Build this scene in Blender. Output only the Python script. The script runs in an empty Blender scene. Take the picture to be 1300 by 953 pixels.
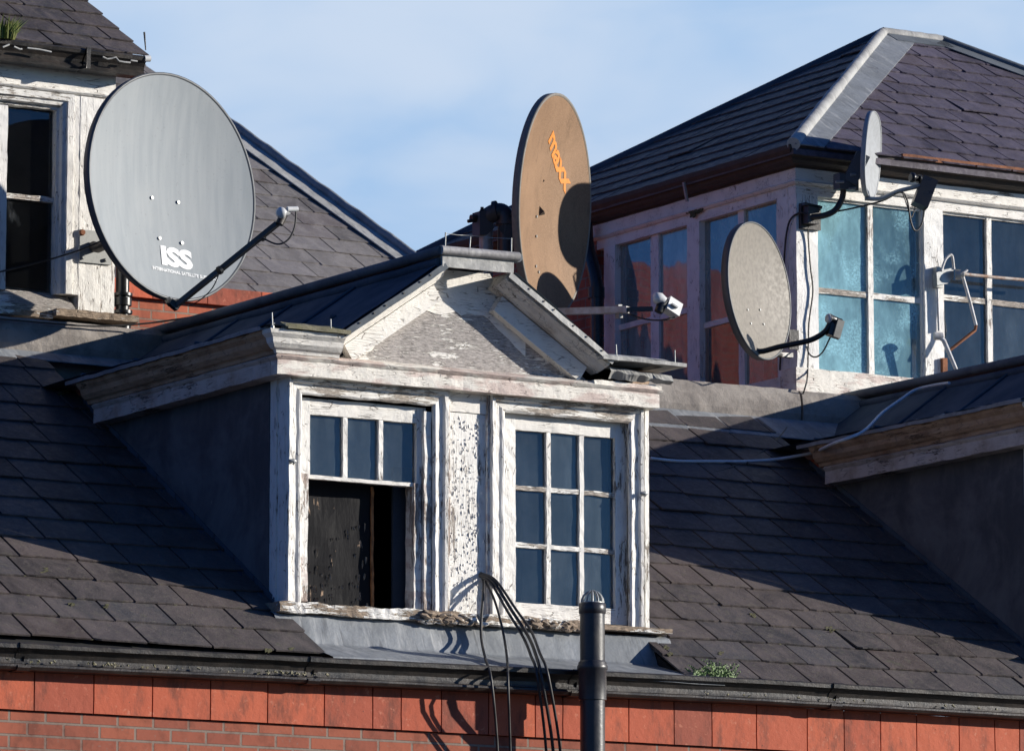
import bpy, math, random
from mathutils import Vector, noise
random.seed(7)
R_ = math.radians
sc = bpy.context.scene
COL = sc.collection

# ------------------------------------------------------------------ camera model (also used to survey points on known planes)
F = 6975.0; CX, CY = 650.0, 476.5
yaw, pit = R_(31.2), R_(8.75)
fw = Vector((math.sin(yaw)*math.cos(pit), math.cos(yaw)*math.cos(pit), math.sin(pit)))
rt = Vector((math.cos(yaw), -math.sin(yaw), 0)); up = rt.cross(fw)
def ray(px, py): return fw + rt*((px-CX)/F) - up*((py-CY)/F)
CAM = Vector((0, 0, 11.6)) - ray(341, 768)*32
def P(px, py, ax, val):
    d = ray(px, py); i = 'xyz'.index(ax)
    return CAM + d*((val-CAM[i])/d[i])
def PP(px, py, n, c):
    n = Vector(n); d = ray(px, py); return CAM + d*((c-n.dot(CAM))/n.dot(d))
def px(p, y, q=650): return P(p, q, 'y', y).x       # x of an upright at column p on the plane y
RC = 11.53                                            # lower roof plane  z = RC + .6 y
def onroof(p, q, lift=0.0): return PP(p, q, (0, -.6, 1), RC+lift)

# ------------------------------------------------------------------ nodes helpers
def newmat(name):
    m = bpy.data.materials.new(name); m.use_nodes = True
    nt = m.node_tree; nt.nodes.clear()
    out = nt.nodes.new('ShaderNodeOutputMaterial')
    return m, nt, out
class NT:
    def __init__(s, nt): s.nt = nt; s.tc = nt.nodes.new('ShaderNodeTexCoord').outputs['Object']
    def n(s, t, **k):
        x = s.nt.nodes.new(t)
        for a, b in k.items(): setattr(x, a, b)
        return x
    def link(s, a, b): s.nt.links.new(a, b)
    def inp(s, sock, v):
        if isinstance(v, bpy.types.NodeSocket): s.link(v, sock)
        elif isinstance(v, (tuple, list)) and len(v) == 3 and sock.type == 'RGBA': sock.default_value = (*v, 1)
        else: sock.default_value = v
    def map(s, scale=(1,1,1), loc=(0,0,0), rot=(0,0,0), vec=None):
        m = s.n('ShaderNodeMapping'); m.inputs['Scale'].default_value = scale; m.inputs['Location'].default_value = loc
        m.inputs['Rotation'].default_value = rot
        s.link(vec or s.tc, m.inputs['Vector']); return m.outputs[0]
    def noise(s, scale, detail=4, rough=.55, vec=None, dist=0, out='Fac'):
        m = s.n('ShaderNodeTexNoise'); m.inputs['Scale'].default_value = scale; m.inputs['Detail'].default_value = detail
        m.inputs['Roughness'].default_value = rough; m.inputs['Distortion'].default_value = dist
        s.link(vec or s.tc, m.inputs['Vector']); return m.outputs[out]
    def voro(s, scale, vec=None, feature='F1', out='Distance'):
        m = s.n('ShaderNodeTexVoronoi', feature=feature); m.inputs['Scale'].default_value = scale
        s.link(vec or s.tc, m.inputs['Vector']); return m.outputs[out]
    def ramp(s, f, a, b, lo=0.0, hi=1.0):
        m = s.n('ShaderNodeMapRange', interpolation_type='SMOOTHSTEP'); s.inp(m.inputs[0], f)
        m.inputs[1].default_value = a; m.inputs[2].default_value = b; m.inputs[3].default_value = lo; m.inputs[4].default_value = hi
        return m.outputs[0]
    def mix(s, f, a, b, mode='MIX'):
        m = s.n('ShaderNodeMix', data_type='RGBA', blend_type=mode)
        s.inp(m.inputs[0], f); s.inp(m.inputs[6], a); s.inp(m.inputs[7], b); return m.outputs[2]
    def math(s, op, a, b=0.0, c=0.0):
        m = s.n('ShaderNodeMath', operation=op); s.inp(m.inputs[0], a); s.inp(m.inputs[1], b); s.inp(m.inputs[2], c); return m.outputs[0]
    def bump(s, h, dist, strength=1.0, nrm=None):
        m = s.n('ShaderNodeBump'); s.link(h, m.inputs['Height']); m.inputs['Distance'].default_value = dist
        m.inputs['Strength'].default_value = strength
        if nrm: s.link(nrm, m.inputs['Normal'])
        return m.outputs[0]
    def princ(s, out, col, rough=.6, metal=0.0, nrm=None, spec=.5):
        m = s.n('ShaderNodeBsdfPrincipled'); s.inp(m.inputs['Base Color'], col); s.inp(m.inputs['Roughness'], rough)
        s.inp(m.inputs['Metallic'], metal); s.inp(m.inputs['Specular IOR Level'], spec)
        if nrm: s.link(nrm, m.inputs['Normal'])
        s.link(m.outputs[0], out.inputs['Surface']); return m
    def island(s): return s.n('ShaderNodeNewGeometry').outputs['Random Per Island']

M = {}
def peeling(name, amount, axis, paint=(.84,.82,.77), wood=(.30,.26,.22), dirt=(.56,.52,.48), pink=0.0, stain=.35, stretch=1.2):
    """old gloss paint flaking off grey timber; axis = direction of the grain"""
    m, nt, out = newmat(name); k = NT(nt)
    st = {'x': (stretch, 9, 9), 'y': (9, stretch, 9), 'z': (9, 9, stretch)}[axis]
    v = k.map(st)
    big = k.noise(2.3, 3, .6)
    med = k.noise(3.2, 9, .68, v, .6)
    fine = k.noise(13, 6, .7, v, .3)
    f = k.math('ADD', k.math('MULTIPLY', med, .62), k.math('MULTIPLY', fine, .38))
    f = k.math('ADD', f, k.math('MULTIPLY', k.math('SUBTRACT', big, .5), .55))
    thr = .27 + .30*amount
    mask = k.ramp(f, thr-.012, thr+.012)                 # 1 = paint
    cr = k.voro(7, k.map(tuple(a*.8 for a in st), rot=(.1,.1,.1)), 'DISTANCE_TO_EDGE')
    crn = k.noise(9, 3, .5)
    crack = k.math('MULTIPLY', k.ramp(cr, .012, .035, 1, 0), k.ramp(crn, .45, .62))
    grain = k.noise(9, 7, .7, k.map(tuple(a*2.2 for a in st)), .4)
    wcol = k.mix(k.ramp(grain, .3, .7), tuple(c*.38 for c in wood), tuple(min(1, c*1.5) for c in wood))
    wcol = k.mix(k.ramp(k.noise(1.7, 2), .5, .7), wcol, (.20,.115,.06), 'MIX') if pink < 0 else wcol
    pcol = k.mix(k.ramp(k.noise(5, 6, .7), .42, .75, 0, stain), paint, dirt)
    if pink > 0: pcol = k.mix(k.ramp(k.noise(3.5, 5, .6, k.map((1,1,3))), .48, .6, 0, pink), pcol, (.50,.36,.32))
    pcol = k.mix(k.math('MULTIPLY', crack, .75), pcol, (.16,.13,.11))
    spots = k.ramp(k.voro(38), .05, .09, 1, 0)
    pcol = k.mix(k.math('MULTIPLY', spots, k.ramp(k.noise(4), .5, .6, 0, .7)), pcol, (.12,.10,.08))
    col = k.mix(mask, wcol, pcol)
    h = k.math('ADD', k.math('MULTIPLY', mask, 1.0), k.math('MULTIPLY', grain, .5))
    h = k.math('SUBTRACT', h, k.math('MULTIPLY', crack, .6))
    h = k.math('ADD', h, k.math('MULTIPLY', k.noise(30, 5), .5))
    k.princ(out, col, k.ramp(mask, 0, 1, .85, .45), nrm=k.bump(h, .006, .9), spec=.35)
    M[name] = m; return m
peeling('paint_panel', .46, 'z', wood=(.36,.31,.27), stretch=.6)
peeling('paint_upright', .42, 'z')
peeling('paint_upright_worn', .66, 'z', wood=(.36,.29,.25), pink=.6)
peeling('paint_head', .72, 'x', wood=(.42,.37,.32))
peeling('paint_fascia', .30, 'x', paint=(.82,.78,.70), pink=.7)
peeling('paint_sound', .22, 'x', paint=(.84,.81,.75), stain=.2)
peeling('paint_sound_z', .24, 'z', paint=(.82,.81,.78), stain=.25)
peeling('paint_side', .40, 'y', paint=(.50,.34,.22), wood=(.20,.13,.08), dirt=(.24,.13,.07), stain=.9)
peeling('paint_rake', .2, 'x', paint=(.80,.76,.70), wood=(.20,.15,.11), dirt=(.38,.30,.24), stain=.6)
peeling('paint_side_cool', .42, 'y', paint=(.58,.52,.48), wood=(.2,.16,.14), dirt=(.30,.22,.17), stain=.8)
peeling('paint_bar', .42, 'z', wood=(.34,.29,.26))
peeling('bare_timber', .98, 'x', wood=(.36,.33,.30))
peeling('rotten_timber', .93, 'x', wood=(.30,.23,.17))
peeling('tympanum', .97, 'x', wood=(.40,.37,.35))

def slate_mat(name, a, b, lich=.5):
    m, nt, out = newmat(name); k = NT(nt); r = k.island()
    c = k.mix(r, a, b)
    r2 = k.math('FRACT', k.math('MULTIPLY', r, 7.31))
    c = k.mix(k.ramp(r2, .6, 1, 0, .9), c, tuple(x*1.6 for x in a))
    r3 = k.math('FRACT', k.math('MULTIPLY', r, 23.7))
    c = k.mix(k.ramp(r3, .0, .3, .75, 0), c, tuple(x*.5 for x in b))
    r4 = k.math('FRACT', k.math('MULTIPLY', r, 51.3)); c = k.mix(k.ramp(r4, .8, 1, 0, .5), c, (.105,.078,.070))
    streak = k.noise(6, 6, .7, k.map((1, .5, .5)), .8)
    c = k.mix(k.ramp(streak, .35, .7, 0, .6), c, tuple(x*1.7 for x in b))
    n2 = k.noise(26, 6, .75)
    c = k.mix(k.ramp(n2, .52, .74, 0, lich), c, (.16,.15,.11))
    c = k.mix(k.math('MULTIPLY', k.ramp(k.voro(5.5), .025, .045, 1, 0), k.ramp(k.noise(1.5), .5, .6)), c, (.34,.33,.30))
    c = k.mix(k.math('MULTIPLY', k.ramp(k.noise(9, 6, .75), .58, .66, 0, .6), k.ramp(k.noise(1.3, 3), .46, .6)), c, (.12,.12,.085))
    n3 = k.noise(70, 4, .7)
    c = k.mix(k.ramp(n3, .60, .68, 0, lich*.7), c, (.015,.014,.014))
    h = k.math('ADD', k.noise(14, 8, .65, dist=1.2), k.math('MULTIPLY', n2, .5))
    k.princ(out, c, k.ramp(n2, .3, .7, .42, .75), nrm=k.bump(h, .006, .7), spec=.22)
    M[name] = m
slate_mat('slate', (.052,.051,.055), (.094,.078,.074), .6)
slate_mat('slate_purple', (.066,.058,.078), (.095,.083,.108), .35)
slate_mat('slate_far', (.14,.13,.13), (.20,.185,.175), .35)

def plain(name, col, rough=.6, metal=0.0, var=.3, scale=6, bumpd=.002, col2=None, spec=.5):
    m, nt, out = newmat(name); k = NT(nt)
    n = k.noise(scale, 7, .65)
    c = k.mix(k.ramp(n, .35, .7), col, col2 or tuple(x*(1-var) for x in col))
    n2 = k.noise(scale*6, 5, .7)
    c = k.mix(k.ramp(n2, .55, .75, 0, var), c, tuple(x*.4 for x in col))
    k.princ(out, c, k.ramp(n, .3, .7, max(0, rough-.08), min(1, rough+.08)), metal, k.bump(n2, bumpd, .7), spec)
    M[name] = m; return m
plain('lead', (.30,.32,.34), .5, .0, .35, 3, .003, (.19,.21,.23))
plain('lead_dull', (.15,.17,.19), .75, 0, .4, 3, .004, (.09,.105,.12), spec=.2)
plain('lead_roof', (.085,.11,.14), .85, 0, .4, 2.5, .004, (.05,.07,.095), spec=.1)
plain('lead_cap', (.42,.41,.40), .55, 0, .3, 4, .003, (.28,.27,.27))
plain('lead_bright', (.48,.48,.46), .5, 0, .3, 5, .003, (.30,.31,.31))
plain('mossy_lead', (.16,.15,.08), .8, 0, .5, 14, .005, (.24,.22,.16))
plain('cheek', (.060,.066,.078), .6, 0, .35, 2.2, .003, (.115,.118,.130))
plain('iron', (.020,.019,.019), .42, 0, .5, 8, .003, (.045,.036,.030))
plain('iron_old', (.035,.028,.024), .7, 0, .5, 9, .005, (.075,.055,.045))
plain('rust', (.30,.11,.045), .85, 0, .5, 12, .004, (.16,.07,.04))
plain('black_plastic', (.014,.015,.017), .32, 0, .2, 12, .0006)
plain('soil_pipe', (.030,.030,.036), .42, 0, .5, 5, .002, (.065,.062,.060))
plain('cable_black', (.018,.018,.020), .5, 0, .5, 9, .0005, (.05,.048,.045))
plain('cable_white', (.62,.66,.70), .45, 0, .15, 20, .0005)
plain('grey_plastic', (.28,.29,.30), .42, 0, .25, 18, .0005)
plain('white_plastic', (.74,.75,.74), .4, 0, .2, 18, .0005)
plain('beige_plastic', (.38,.37,.32), .5, 0, .3, 18, .0005)
plain('galvanised', (.42,.43,.42), .45, .35, .3, 22, .0006, (.30,.31,.30))
plain('arm_white', (.60,.61,.62), .5, 0, .5, 16, .001, (.42,.38,.34))
plain('concrete', (.33,.30,.27), .9, 0, .5, 5, .008, (.20,.18,.165))
plain('terracotta', (.50,.125,.065), .7, 0, .3, 7, .002, (.42,.10,.055))
plain('terracotta_edge', (.46,.10,.055), .7, 0, .3, 7, .002, (.52,.14,.08))
plain('unused_grey', (.295,.305,.315), .42, 0, .10, 4, .0004, (.265,.275,.285))
plain('dish_back', (.10,.11,.12), .5, 0, .2, 4, .0004)
plain('dish_beige', (.235,.215,.185), .55, 0, .3, 30, .0008, (.19,.175,.155), spec=.25)
plain('dish_pale', (.37,.39,.41), .6, 0, .2, 20, .0008, (.31,.325,.34), spec=.25)
plain('letter_white', (.75,.77,.78), .5, 0, .2, 40, .0003)
plain('letter_orange', (.80,.27,.035), .6, 0, .25, 40, .0003)
plain('curtain_teal', (.17,.47,.62), .9, 0, .15, 3, .004, (.24,.55,.66))
plain('curtain_deep', (.05,.19,.27), .9, 0, .3, 3, .004, (.035,.10,.14))
plain('blind_blue', (.05,.15,.24), .8, 0, .2, 2.6, .002, (.15,.23,.29))
plain('room_dark', (.014,.014,.016), .9, 0, .3, 3, .002)
plain('reveal_blue', (.045,.06,.085), .7, 0, .2, 4, .002)
plain('rust_wood', (.40,.17,.06), .8, 0, .5, 20, .003)
plain('grass_green', (.11,.17,.03), .7, 0, .3, 20, .0, (.20,.20,.05))
plain('fern_green', (.075,.15,.028), .6, 0, .3, 20, .0, (.13,.23,.05))
plain('moss', (.075,.075,.035), .95, 0, .5, 40, .004, (.15,.14,.08))
plain('curl', (.20,.18,.15), .5, 0, .5, 30, .001, (.03,.03,.03))
plain('rusty_white', (.55,.50,.45), .6, 0, .6, 14, .002, (.34,.17,.09))
plain('asphalt', (.05,.05,.05), .9, 0, .3, 2, .004)

def lead_mat(name, a, b, ox):
    m, nt, out = newmat(name); k = NT(nt)
    n1 = k.noise(2.4, 6, .65, dist=.8); run = k.noise(3.5, 5, .65, k.map((6, 1, .6)), .3); n3 = k.noise(26, 5, .7)
    c = k.mix(k.ramp(n1, .35, .65), a, b)
    c = k.mix(k.ramp(run, .52, .72, 0, .7), c, ox)
    c = k.mix(k.ramp(k.noise(4.5, 5, .65, k.map((7, 1, .8), (3,0,0))), .56, .70, 0, .6), c, tuple(x*.45 for x in b))
    c = k.mix(k.ramp(n3, .56, .72, 0, .45), c, tuple(x*.5 for x in a))
    k.princ(out, c, k.ramp(n1, .3, .7, .45, .7), nrm=k.bump(k.math('ADD', k.noise(4, 4, .6), k.math('MULTIPLY', n3, .2)), .02, .6), spec=.35); M[name] = m
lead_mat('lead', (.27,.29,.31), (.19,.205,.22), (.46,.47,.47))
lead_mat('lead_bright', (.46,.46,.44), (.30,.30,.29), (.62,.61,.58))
lead_mat('lead_cap', (.40,.39,.39), (.24,.235,.235), (.54,.53,.52))
for name, a, b in (('terracotta', (.56,.13,.062), (.44,.095,.05)), ('terracotta_edge', (.66,.15,.07), (.55,.12,.06))):
    m, nt, out = newmat(name); k = NT(nt); r_ = k.island(); oi = k.n('ShaderNodeObjectInfo').outputs['Random']
    rr_ = k.math('FRACT', k.math('ADD', r_, oi))
    c = k.mix(rr_, a, b); c = k.mix(k.ramp(rr_, .75, 1, 0, .7), c, (.30,.085,.055))
    c = k.mix(k.ramp(k.noise(3.5, 6, .7, k.map((3,1,1))), .46, .72, 0, .75), c, (.13,.05,.035))
    c = k.mix(k.ramp(k.noise(22, 5, .7), .58, .70, 0, .6), c, (.62,.24,.15))
    c = k.mix(k.ramp(k.voro(14), .03, .07, .8, 0), c, (.08,.04,.03))
    k.princ(out, c, .75, nrm=k.bump(k.noise(16, 6, .7), .006, .7), spec=.3); M[name] = m
m, nt, out = newmat('cheek'); k = NT(nt)
n1 = k.noise(1.8, 6, .65, dist=.5); n2 = k.noise(4, 5, .7, k.map((1,1,.35)))
c = k.mix(k.ramp(n1, .38, .66), (.062,.068,.080), (.14,.145,.155))
c = k.mix(k.ramp(n2, .5, .75, 0, .5), c, (.14,.145,.155))
sv = k.map((14, 14, 1.6), rot=(.25,.2,.1)); c = k.mix(k.math('MULTIPLY', k.ramp(k.voro(1.6, sv), .02, .05, 1, 0), k.ramp(k.noise(1.1), .5, .56)), c, (.42,.43,.44))
c = k.mix(k.ramp(k.voro(9), .03, .06, .6, 0), c, (.03,.03,.035))
k.princ(out, c, .6, nrm=k.bump(n1, .012, .6), spec=.3); M['cheek'] = m
# faded brown mesh-grained dish
m, nt, out = newmat('dish_brown'); k = NT(nt)
n1 = k.noise(110, 3, .6); n2 = k.noise(2.2, 4, .6)
c = k.mix(k.ramp(n1, .3, .75), (.19,.115,.066), (.29,.185,.112))
c = k.mix(k.ramp(n2, .4, .65, 0, .45), c, (.34,.215,.13))
c = k.mix(k.ramp(k.noise(5, 5, .7, k.map((3,3,.6))), .55, .7, 0, .4), c, (.11,.068,.040))
k.princ(out, c, .6, nrm=k.bump(n1, .001, .5), spec=.25); M['dish_brown'] = m
# weathered grey dish with faint run-down streaks
m, nt, out = newmat('dish_streaked'); k = NT(nt)
n1 = k.noise(3, 6, .6, k.map((6, 6, .5)), .2); n2 = k.noise(1.6, 3)
c = k.mix(k.ramp(n1, .3, .7), (.255,.285,.305), (.30,.328,.345))
c = k.mix(k.ramp(n2, .4, .7, 0, .35), c, (.335,.35,.355))
c = k.mix(k.ramp(k.noise(60, 3, .6), .64, .72, 0, .3), c, (.12,.11,.10))
k.princ(out, c, .62, nrm=k.bump(k.noise(20), .0004, .5), spec=.22); M['dish_streaked'] = m
# dark paint blistering off the board in the open window
m, nt, out = newmat('board_black'); k = NT(nt)
f = k.noise(3.4, 6, .62, k.map((6, 6, 1.3)), .6)
msk = k.ramp(f, .66, .67)
c = k.mix(msk, (.007,.007,.009), k.mix(k.noise(5), (.30,.14,.05), (.40,.36,.30)))
h = k.math('ADD', f, k.noise(8, 4, .6, k.map((4, 4, 1))))
k.princ(out, c, .6, nrm=k.bump(h, .004, .5), spec=.12); M['board_black'] = m

def brick_mat(name, a, b, mort, bw=.225, bh=.075, rot=(0,0,0)):
    m, nt, out = newmat(name); k = NT(nt)
    sx = k.n('ShaderNodeSeparateXYZ'); k.link(k.tc, sx.inputs[0])
    cb = k.n('ShaderNodeCombineXYZ'); k.link(k.math('ADD', sx.outputs[0], sx.outputs[1]), cb.inputs[0]); k.link(sx.outputs[2], cb.inputs[1])
    t = k.n('ShaderNodeTexBrick'); k.link(cb.outputs[0], t.inputs['Vector'])
    t.inputs['Color1'].default_value = (*a, 1); t.inputs['Color2'].default_value = (*b, 1); t.inputs['Mortar'].default_value = (*mort, 1)
    t.inputs['Scale'].default_value = 1; t.inputs['Brick Width'].default_value = bw; t.inputs['Row Height'].default_value = bh
    t.inputs['Mortar Size'].default_value = .008; t.inputs['Mortar Smooth'].default_value = .2; t.inputs['Bias'].default_value = -.2
    n = k.noise(9, 7, .7)
    c = k.mix(k.ramp(n, .45, .7, 0, .6), t.outputs['Color'], tuple(x*.4 for x in a))
    c = k.mix(k.ramp(k.noise(1.6, 5, .65, k.map((1,1,.5))), .48, .72, 0, .6), c, tuple(x*.3 for x in b))
    c = k.mix(k.ramp(k.noise(40, 4, .7), .6, .7, 0, .4), c, mort)
    h = k.math('ADD', k.math('MULTIPLY', t.outputs['Fac'], -1.0), k.math('MULTIPLY', n, .4))
    k.princ(out, c, .85, nrm=k.bump(h, .008, .9)); M[name] = m
brick_mat('brick', (.38,.105,.055), (.28,.075,.045), (.26,.20,.16))
brick_mat('brick_red', (.46,.10,.06), (.36,.07,.045), (.35,.2,.15))
brick_mat('brick_orange', (.56,.16,.08), (.44,.11,.06), (.33,.27,.21))

def glass_mat(name, dirt, dirt_sheen_col, wob=.0, tint=(1,1,1), wscale=3, refl=1.25):  # dirt layer over the pane; in glass_side it paints in reflected sky
    m, nt, out = newmat(name); k = NT(nt)
    tr = k.n('ShaderNodeBsdfTransparent'); tr.inputs[0].default_value = (*tint, 1)
    gl = k.n('ShaderNodeBsdfGlossy'); gl.inputs['Roughness'].default_value = .02
    df = k.n('ShaderNodeBsdfDiffuse'); df.inputs[0].default_value = (*dirt_sheen_col, 1)
    fr = k.n('ShaderNodeFresnel'); fr.inputs[0].default_value = 1.7
    if wob:
        b = k.bump(k.noise(wscale, 1.2, .4, k.map((1,1,.35))), wob, 1.0)
        k.link(b, gl.inputs['Normal'])
    f = k.math('MULTIPLY', fr.outputs[0], refl)
    dn = k.math('ADD', k.ramp(k.noise(5, 6, .7, k.map((1,1,.4))), .35, .75, dirt*.6, dirt*1.3), k.ramp(k.noise(90, 3, .6), .69, .73, 0, .35))
    oi = k.n('ShaderNodeObjectInfo').outputs['Random']
    dn = k.math('MULTIPLY', dn, k.ramp(oi, 0, 1, .5, 2.1))
    dn = k.math('MAXIMUM', dn, k.math('MULTIPLY', k.ramp(k.noise(2.3, 6, .7, k.map((1,1,.6))), .56, .74), .38))
    a = k.n('ShaderNodeMixShader'); k.link(dn, a.inputs[0]); k.link(tr.outputs[0], a.inputs[1]); k.link(df.outputs[0], a.inputs[2])
    if name == 'glass_frosty':
        mott = k.math('MULTIPLY', k.ramp(k.noise(60, 4, .7), .4, .62), k.ramp(k.noise(2.6, 5, .6), .46, .56)); k.link(k.math('MINIMUM', k.math('ADD', dn, k.math('MULTIPLY', mott, .32)), .95), a.inputs[0])
    b2 = k.n('ShaderNodeMixShader'); k.link(f, b2.inputs[0]); k.link(a.outputs[0], b2.inputs[1]); k.link(gl.outputs[0], b2.inputs[2])
    k.link(b2.outputs[0], out.inputs['Surface']); M[name] = m
glass_mat('glass', .12, (.30,.38,.44), .003, refl=1.3)
glass_mat('glass_frosty', .30, (.38,.70,.80), .002, refl=.9)
glass_mat('glass_side', .38, (.36,.54,.52), .0020, wscale=5, refl=1.9)  # pale teal layer stands in for sky reflected in the panes
glass_mat('glass_clear', .02, (.3,.33,.36), .001)

# ------------------------------------------------------------------ mesh helpers
class MB:
    def __init__(s): s.v = []; s.f = []; s.sm = []
    def add(s, vs, fs, smooth=False):
        o = len(s.v); s.v += [Vector(a) for a in vs]; s.f += [tuple(i+o for i in f) for f in fs]; s.sm += [smooth]*len(fs); return s
    def box(s, x0, x1, y0, y1, z0, z1):
        return s.add([(x0,y0,z0),(x1,y0,z0),(x1,y1,z0),(x0,y1,z0),(x0,y0,z1),(x1,y0,z1),(x1,y1,z1),(x0,y1,z1)],
                     [(0,3,2,1),(4,5,6,7),(0,1,5,4),(1,2,6,5),(2,3,7,6),(3,0,4,7)])
    def wbox(s, x0, x1, y0, y1, z0, z1, step=.07, amp=.003, seed=0):
        """worn board: a subdivided box whose faces and arrises wander a little"""
        n = [max(1, min(60, int(round(abs(b-a)/step)))) for a, b in ((x0,x1),(y0,y1),(z0,z1))]
        lo = (x0,y0,z0); hi = (x1,y1,z1); idx = {}; vs = []; fs = []
        def vid(i, j, k_):
            key = (i,j,k_)
            if key not in idx:
                p = Vector([lo[a]+(hi[a]-lo[a])*(key[a]/n[a]) for a in range(3)])
                d = noise.noise_vector(p*9+Vector((seed,0,0)))*amp + noise.noise_vector(p*31)*amp*.7
                idx[key] = len(vs); vs.append(p+d)
            return idx[key]
        for a in range(3):
            b, c = (a+1) % 3, (a+2) % 3
            for side in (0, n[a]):
                for i in range(n[b]):
                    for j in range(n[c]):
                        q = []
                        for di, dj in ((0,0),(1,0),(1,1),(0,1)):
                            key = [0,0,0]; key[a] = side; key[b] = i+di; key[c] = j+dj; q.append(vid(*key))
                        fs.append(tuple(q if side else q[::-1]))
        return s.add(vs, fs)
    def poly(s, pts, vec):
        """planar outline given thickness"""
        n = len(pts); vec = Vector(vec); a = [Vector(p) for p in pts]; b = [p+vec for p in a]
        return s.add(a+b, [tuple(range(n))[::-1], tuple(range(n, 2*n))] + [(i, (i+1) % n, n+(i+1) % n, n+i) for i in range(n)])
    def ring(s, rings, smooth=False, cap=True, closed=True):
        m = len(rings[0]); vs = [p for r in rings for p in r]; fs = []
        for i in range(len(rings)-1):
            for j in range(m if closed else m-1):
                k_ = (j+1) % m; fs.append((i*m+j, i*m+k_, (i+1)*m+k_, (i+1)*m+j))
        s.add(vs, fs, smooth)
        if cap: s.add(rings[0], [tuple(range(m))[::-1]]); s.add(rings[-1], [tuple(range(m))])
        return s
    def tube(s, pts, r, n=8, smooth=True, cap=True):
        pts = [Vector(p) for p in pts]; rings = []; prev = None
        for i, p in enumerate(pts):
            t = (pts[min(i+1, len(pts)-1)]-pts[max(i-1, 0)]).normalized()
            if prev is None: a = t.orthogonal().normalized()
            else: a = (prev - t*prev.dot(t)).normalized()
            prev = a; b = t.cross(a); rr = r[i] if isinstance(r, (list, tuple)) else r
            rings.append([p+(a*math.cos(2*math.pi*j/n)+b*math.sin(2*math.pi*j/n))*rr for j in range(n)])
        return s.ring(rings, smooth, cap)
    def bar(s, a, b, w, h, upv=(0,0,1)):
        a = Vector(a); b = Vector(b); t = (b-a).normalized(); u = t.cross(Vector(upv)).normalized(); v = u.cross(t)
        r = lambda p: [p+u*w/2+v*h/2, p-u*w/2+v*h/2, p-u*w/2-v*h/2, p+u*w/2-v*h/2]
        return s.ring([r(a), r(b)])
    def sweep(s, path, prof, step=.15, amp=.002, smooth=False):
        """mould a profile [(out, z)] along a level polyline; out is to the left of travel"""
        pts = []; 
        for i in range(len(path)-1):
            a = Vector((*path[i], 0)); b = Vector((*path[i+1], 0)); n = max(1, int((b-a).length/step))
            for j in range(n + (1 if i == len(path)-2 else 0)): pts.append((a+(b-a)*(j/n), None))
        P2 = [p[0] for p in pts]; rings = []
        for i, p in enumerate(P2):
            d1 = (P2[i]-P2[i-1]).normalized() if i else (P2[1]-P2[0]).normalized()
            d2 = (P2[i+1]-P2[i]).normalized() if i < len(P2)-1 else d1
            n1 = Vector((-d1.y, d1.x, 0)); n2 = Vector((-d2.y, d2.x, 0)); nn = (n1+n2).normalized(); nn = nn/max(.3, nn.dot(n1))
            rr = []
            for o, z in prof:
                q = p + nn*o + Vector((0,0,z)); q += noise.noise_vector(q*8)*amp + noise.noise_vector(q*27)*amp*.6; rr.append(q)
            rings.append(rr)
        return s.ring(rings, smooth)
    def build(s, name, mat, parent=None, shift=None, **tags):
        me = bpy.data.meshes.new(name); o0 = Vector((0,0,0))
        if parent is not None:
            q = parent
            while q is not None: o0 += q.location; q = q.parent
        me.from_pydata([tuple(v-o0) for v in s.v], [], s.f); me.materials.append(M[mat] if isinstance(mat, str) else mat)
        me.polygons.foreach_set('use_smooth', s.sm); me.update()
        o = bpy.data.objects.new(name, me); COL.objects.link(o)
        if parent is not None: o.parent = parent
        for a, b in tags.items(): o[a] = b
        return o
def thing(name, label, cat, loc, group=None):
    o = bpy.data.objects.new(name, None); COL.objects.link(o); o.location = loc; o.empty_display_size = .2
    o['label'] = label; o['category'] = cat
    if group: o['group'] = group
    return o
def solo(mb, name, mat, label, cat, group=None):
    """a thing that is one mesh; its origin is put at its lowest point"""
    c = Vector((sum(v.x for v in mb.v)/len(mb.v), sum(v.y for v in mb.v)/len(mb.v), min(v.z for v in mb.v)))
    for v in mb.v: v -= c
    o = mb.build(name, mat); o.location = c; o['label'] = label; o['category'] = cat
    if group: o['group'] = group
    return o
def smoothpath(pts, n=6):
    pts = [Vector(p) for p in pts]; res = []
    for i in range(len(pts)-1):
        p0 = pts[max(i-1,0)]; p1 = pts[i]; p2 = pts[i+1]; p3 = pts[min(i+2, len(pts)-1)]
        for j in range(n):
            t = j/n
            res.append(.5*((2*p1)+(-p0+p2)*t+(2*p0-5*p1+4*p2-p3)*t*t+(-p0+3*p1-3*p2+p3)*t**3))
    return res+[pts[-1]]
def clip(poly, edges):
    for (a, b, c) in edges:                      # keep a*u+b*v <= c
        out = []
        for i in range(len(poly)):
            p, q = poly[i], poly[(i+1) % len(poly)]
            dp = a*p[0]+b*p[1]-c; dq = a*q[0]+b*q[1]-c
            if dp <= 0: out.append(p)
            if (dp < 0 < dq) or (dq < 0 < dp):
                t = dp/(dp-dq); out.append((p[0]+(q[0]-p[0])*t, p[1]+(q[1]-p[1])*t))
        poly = out
        if len(poly) < 3: return []
    return poly
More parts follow.
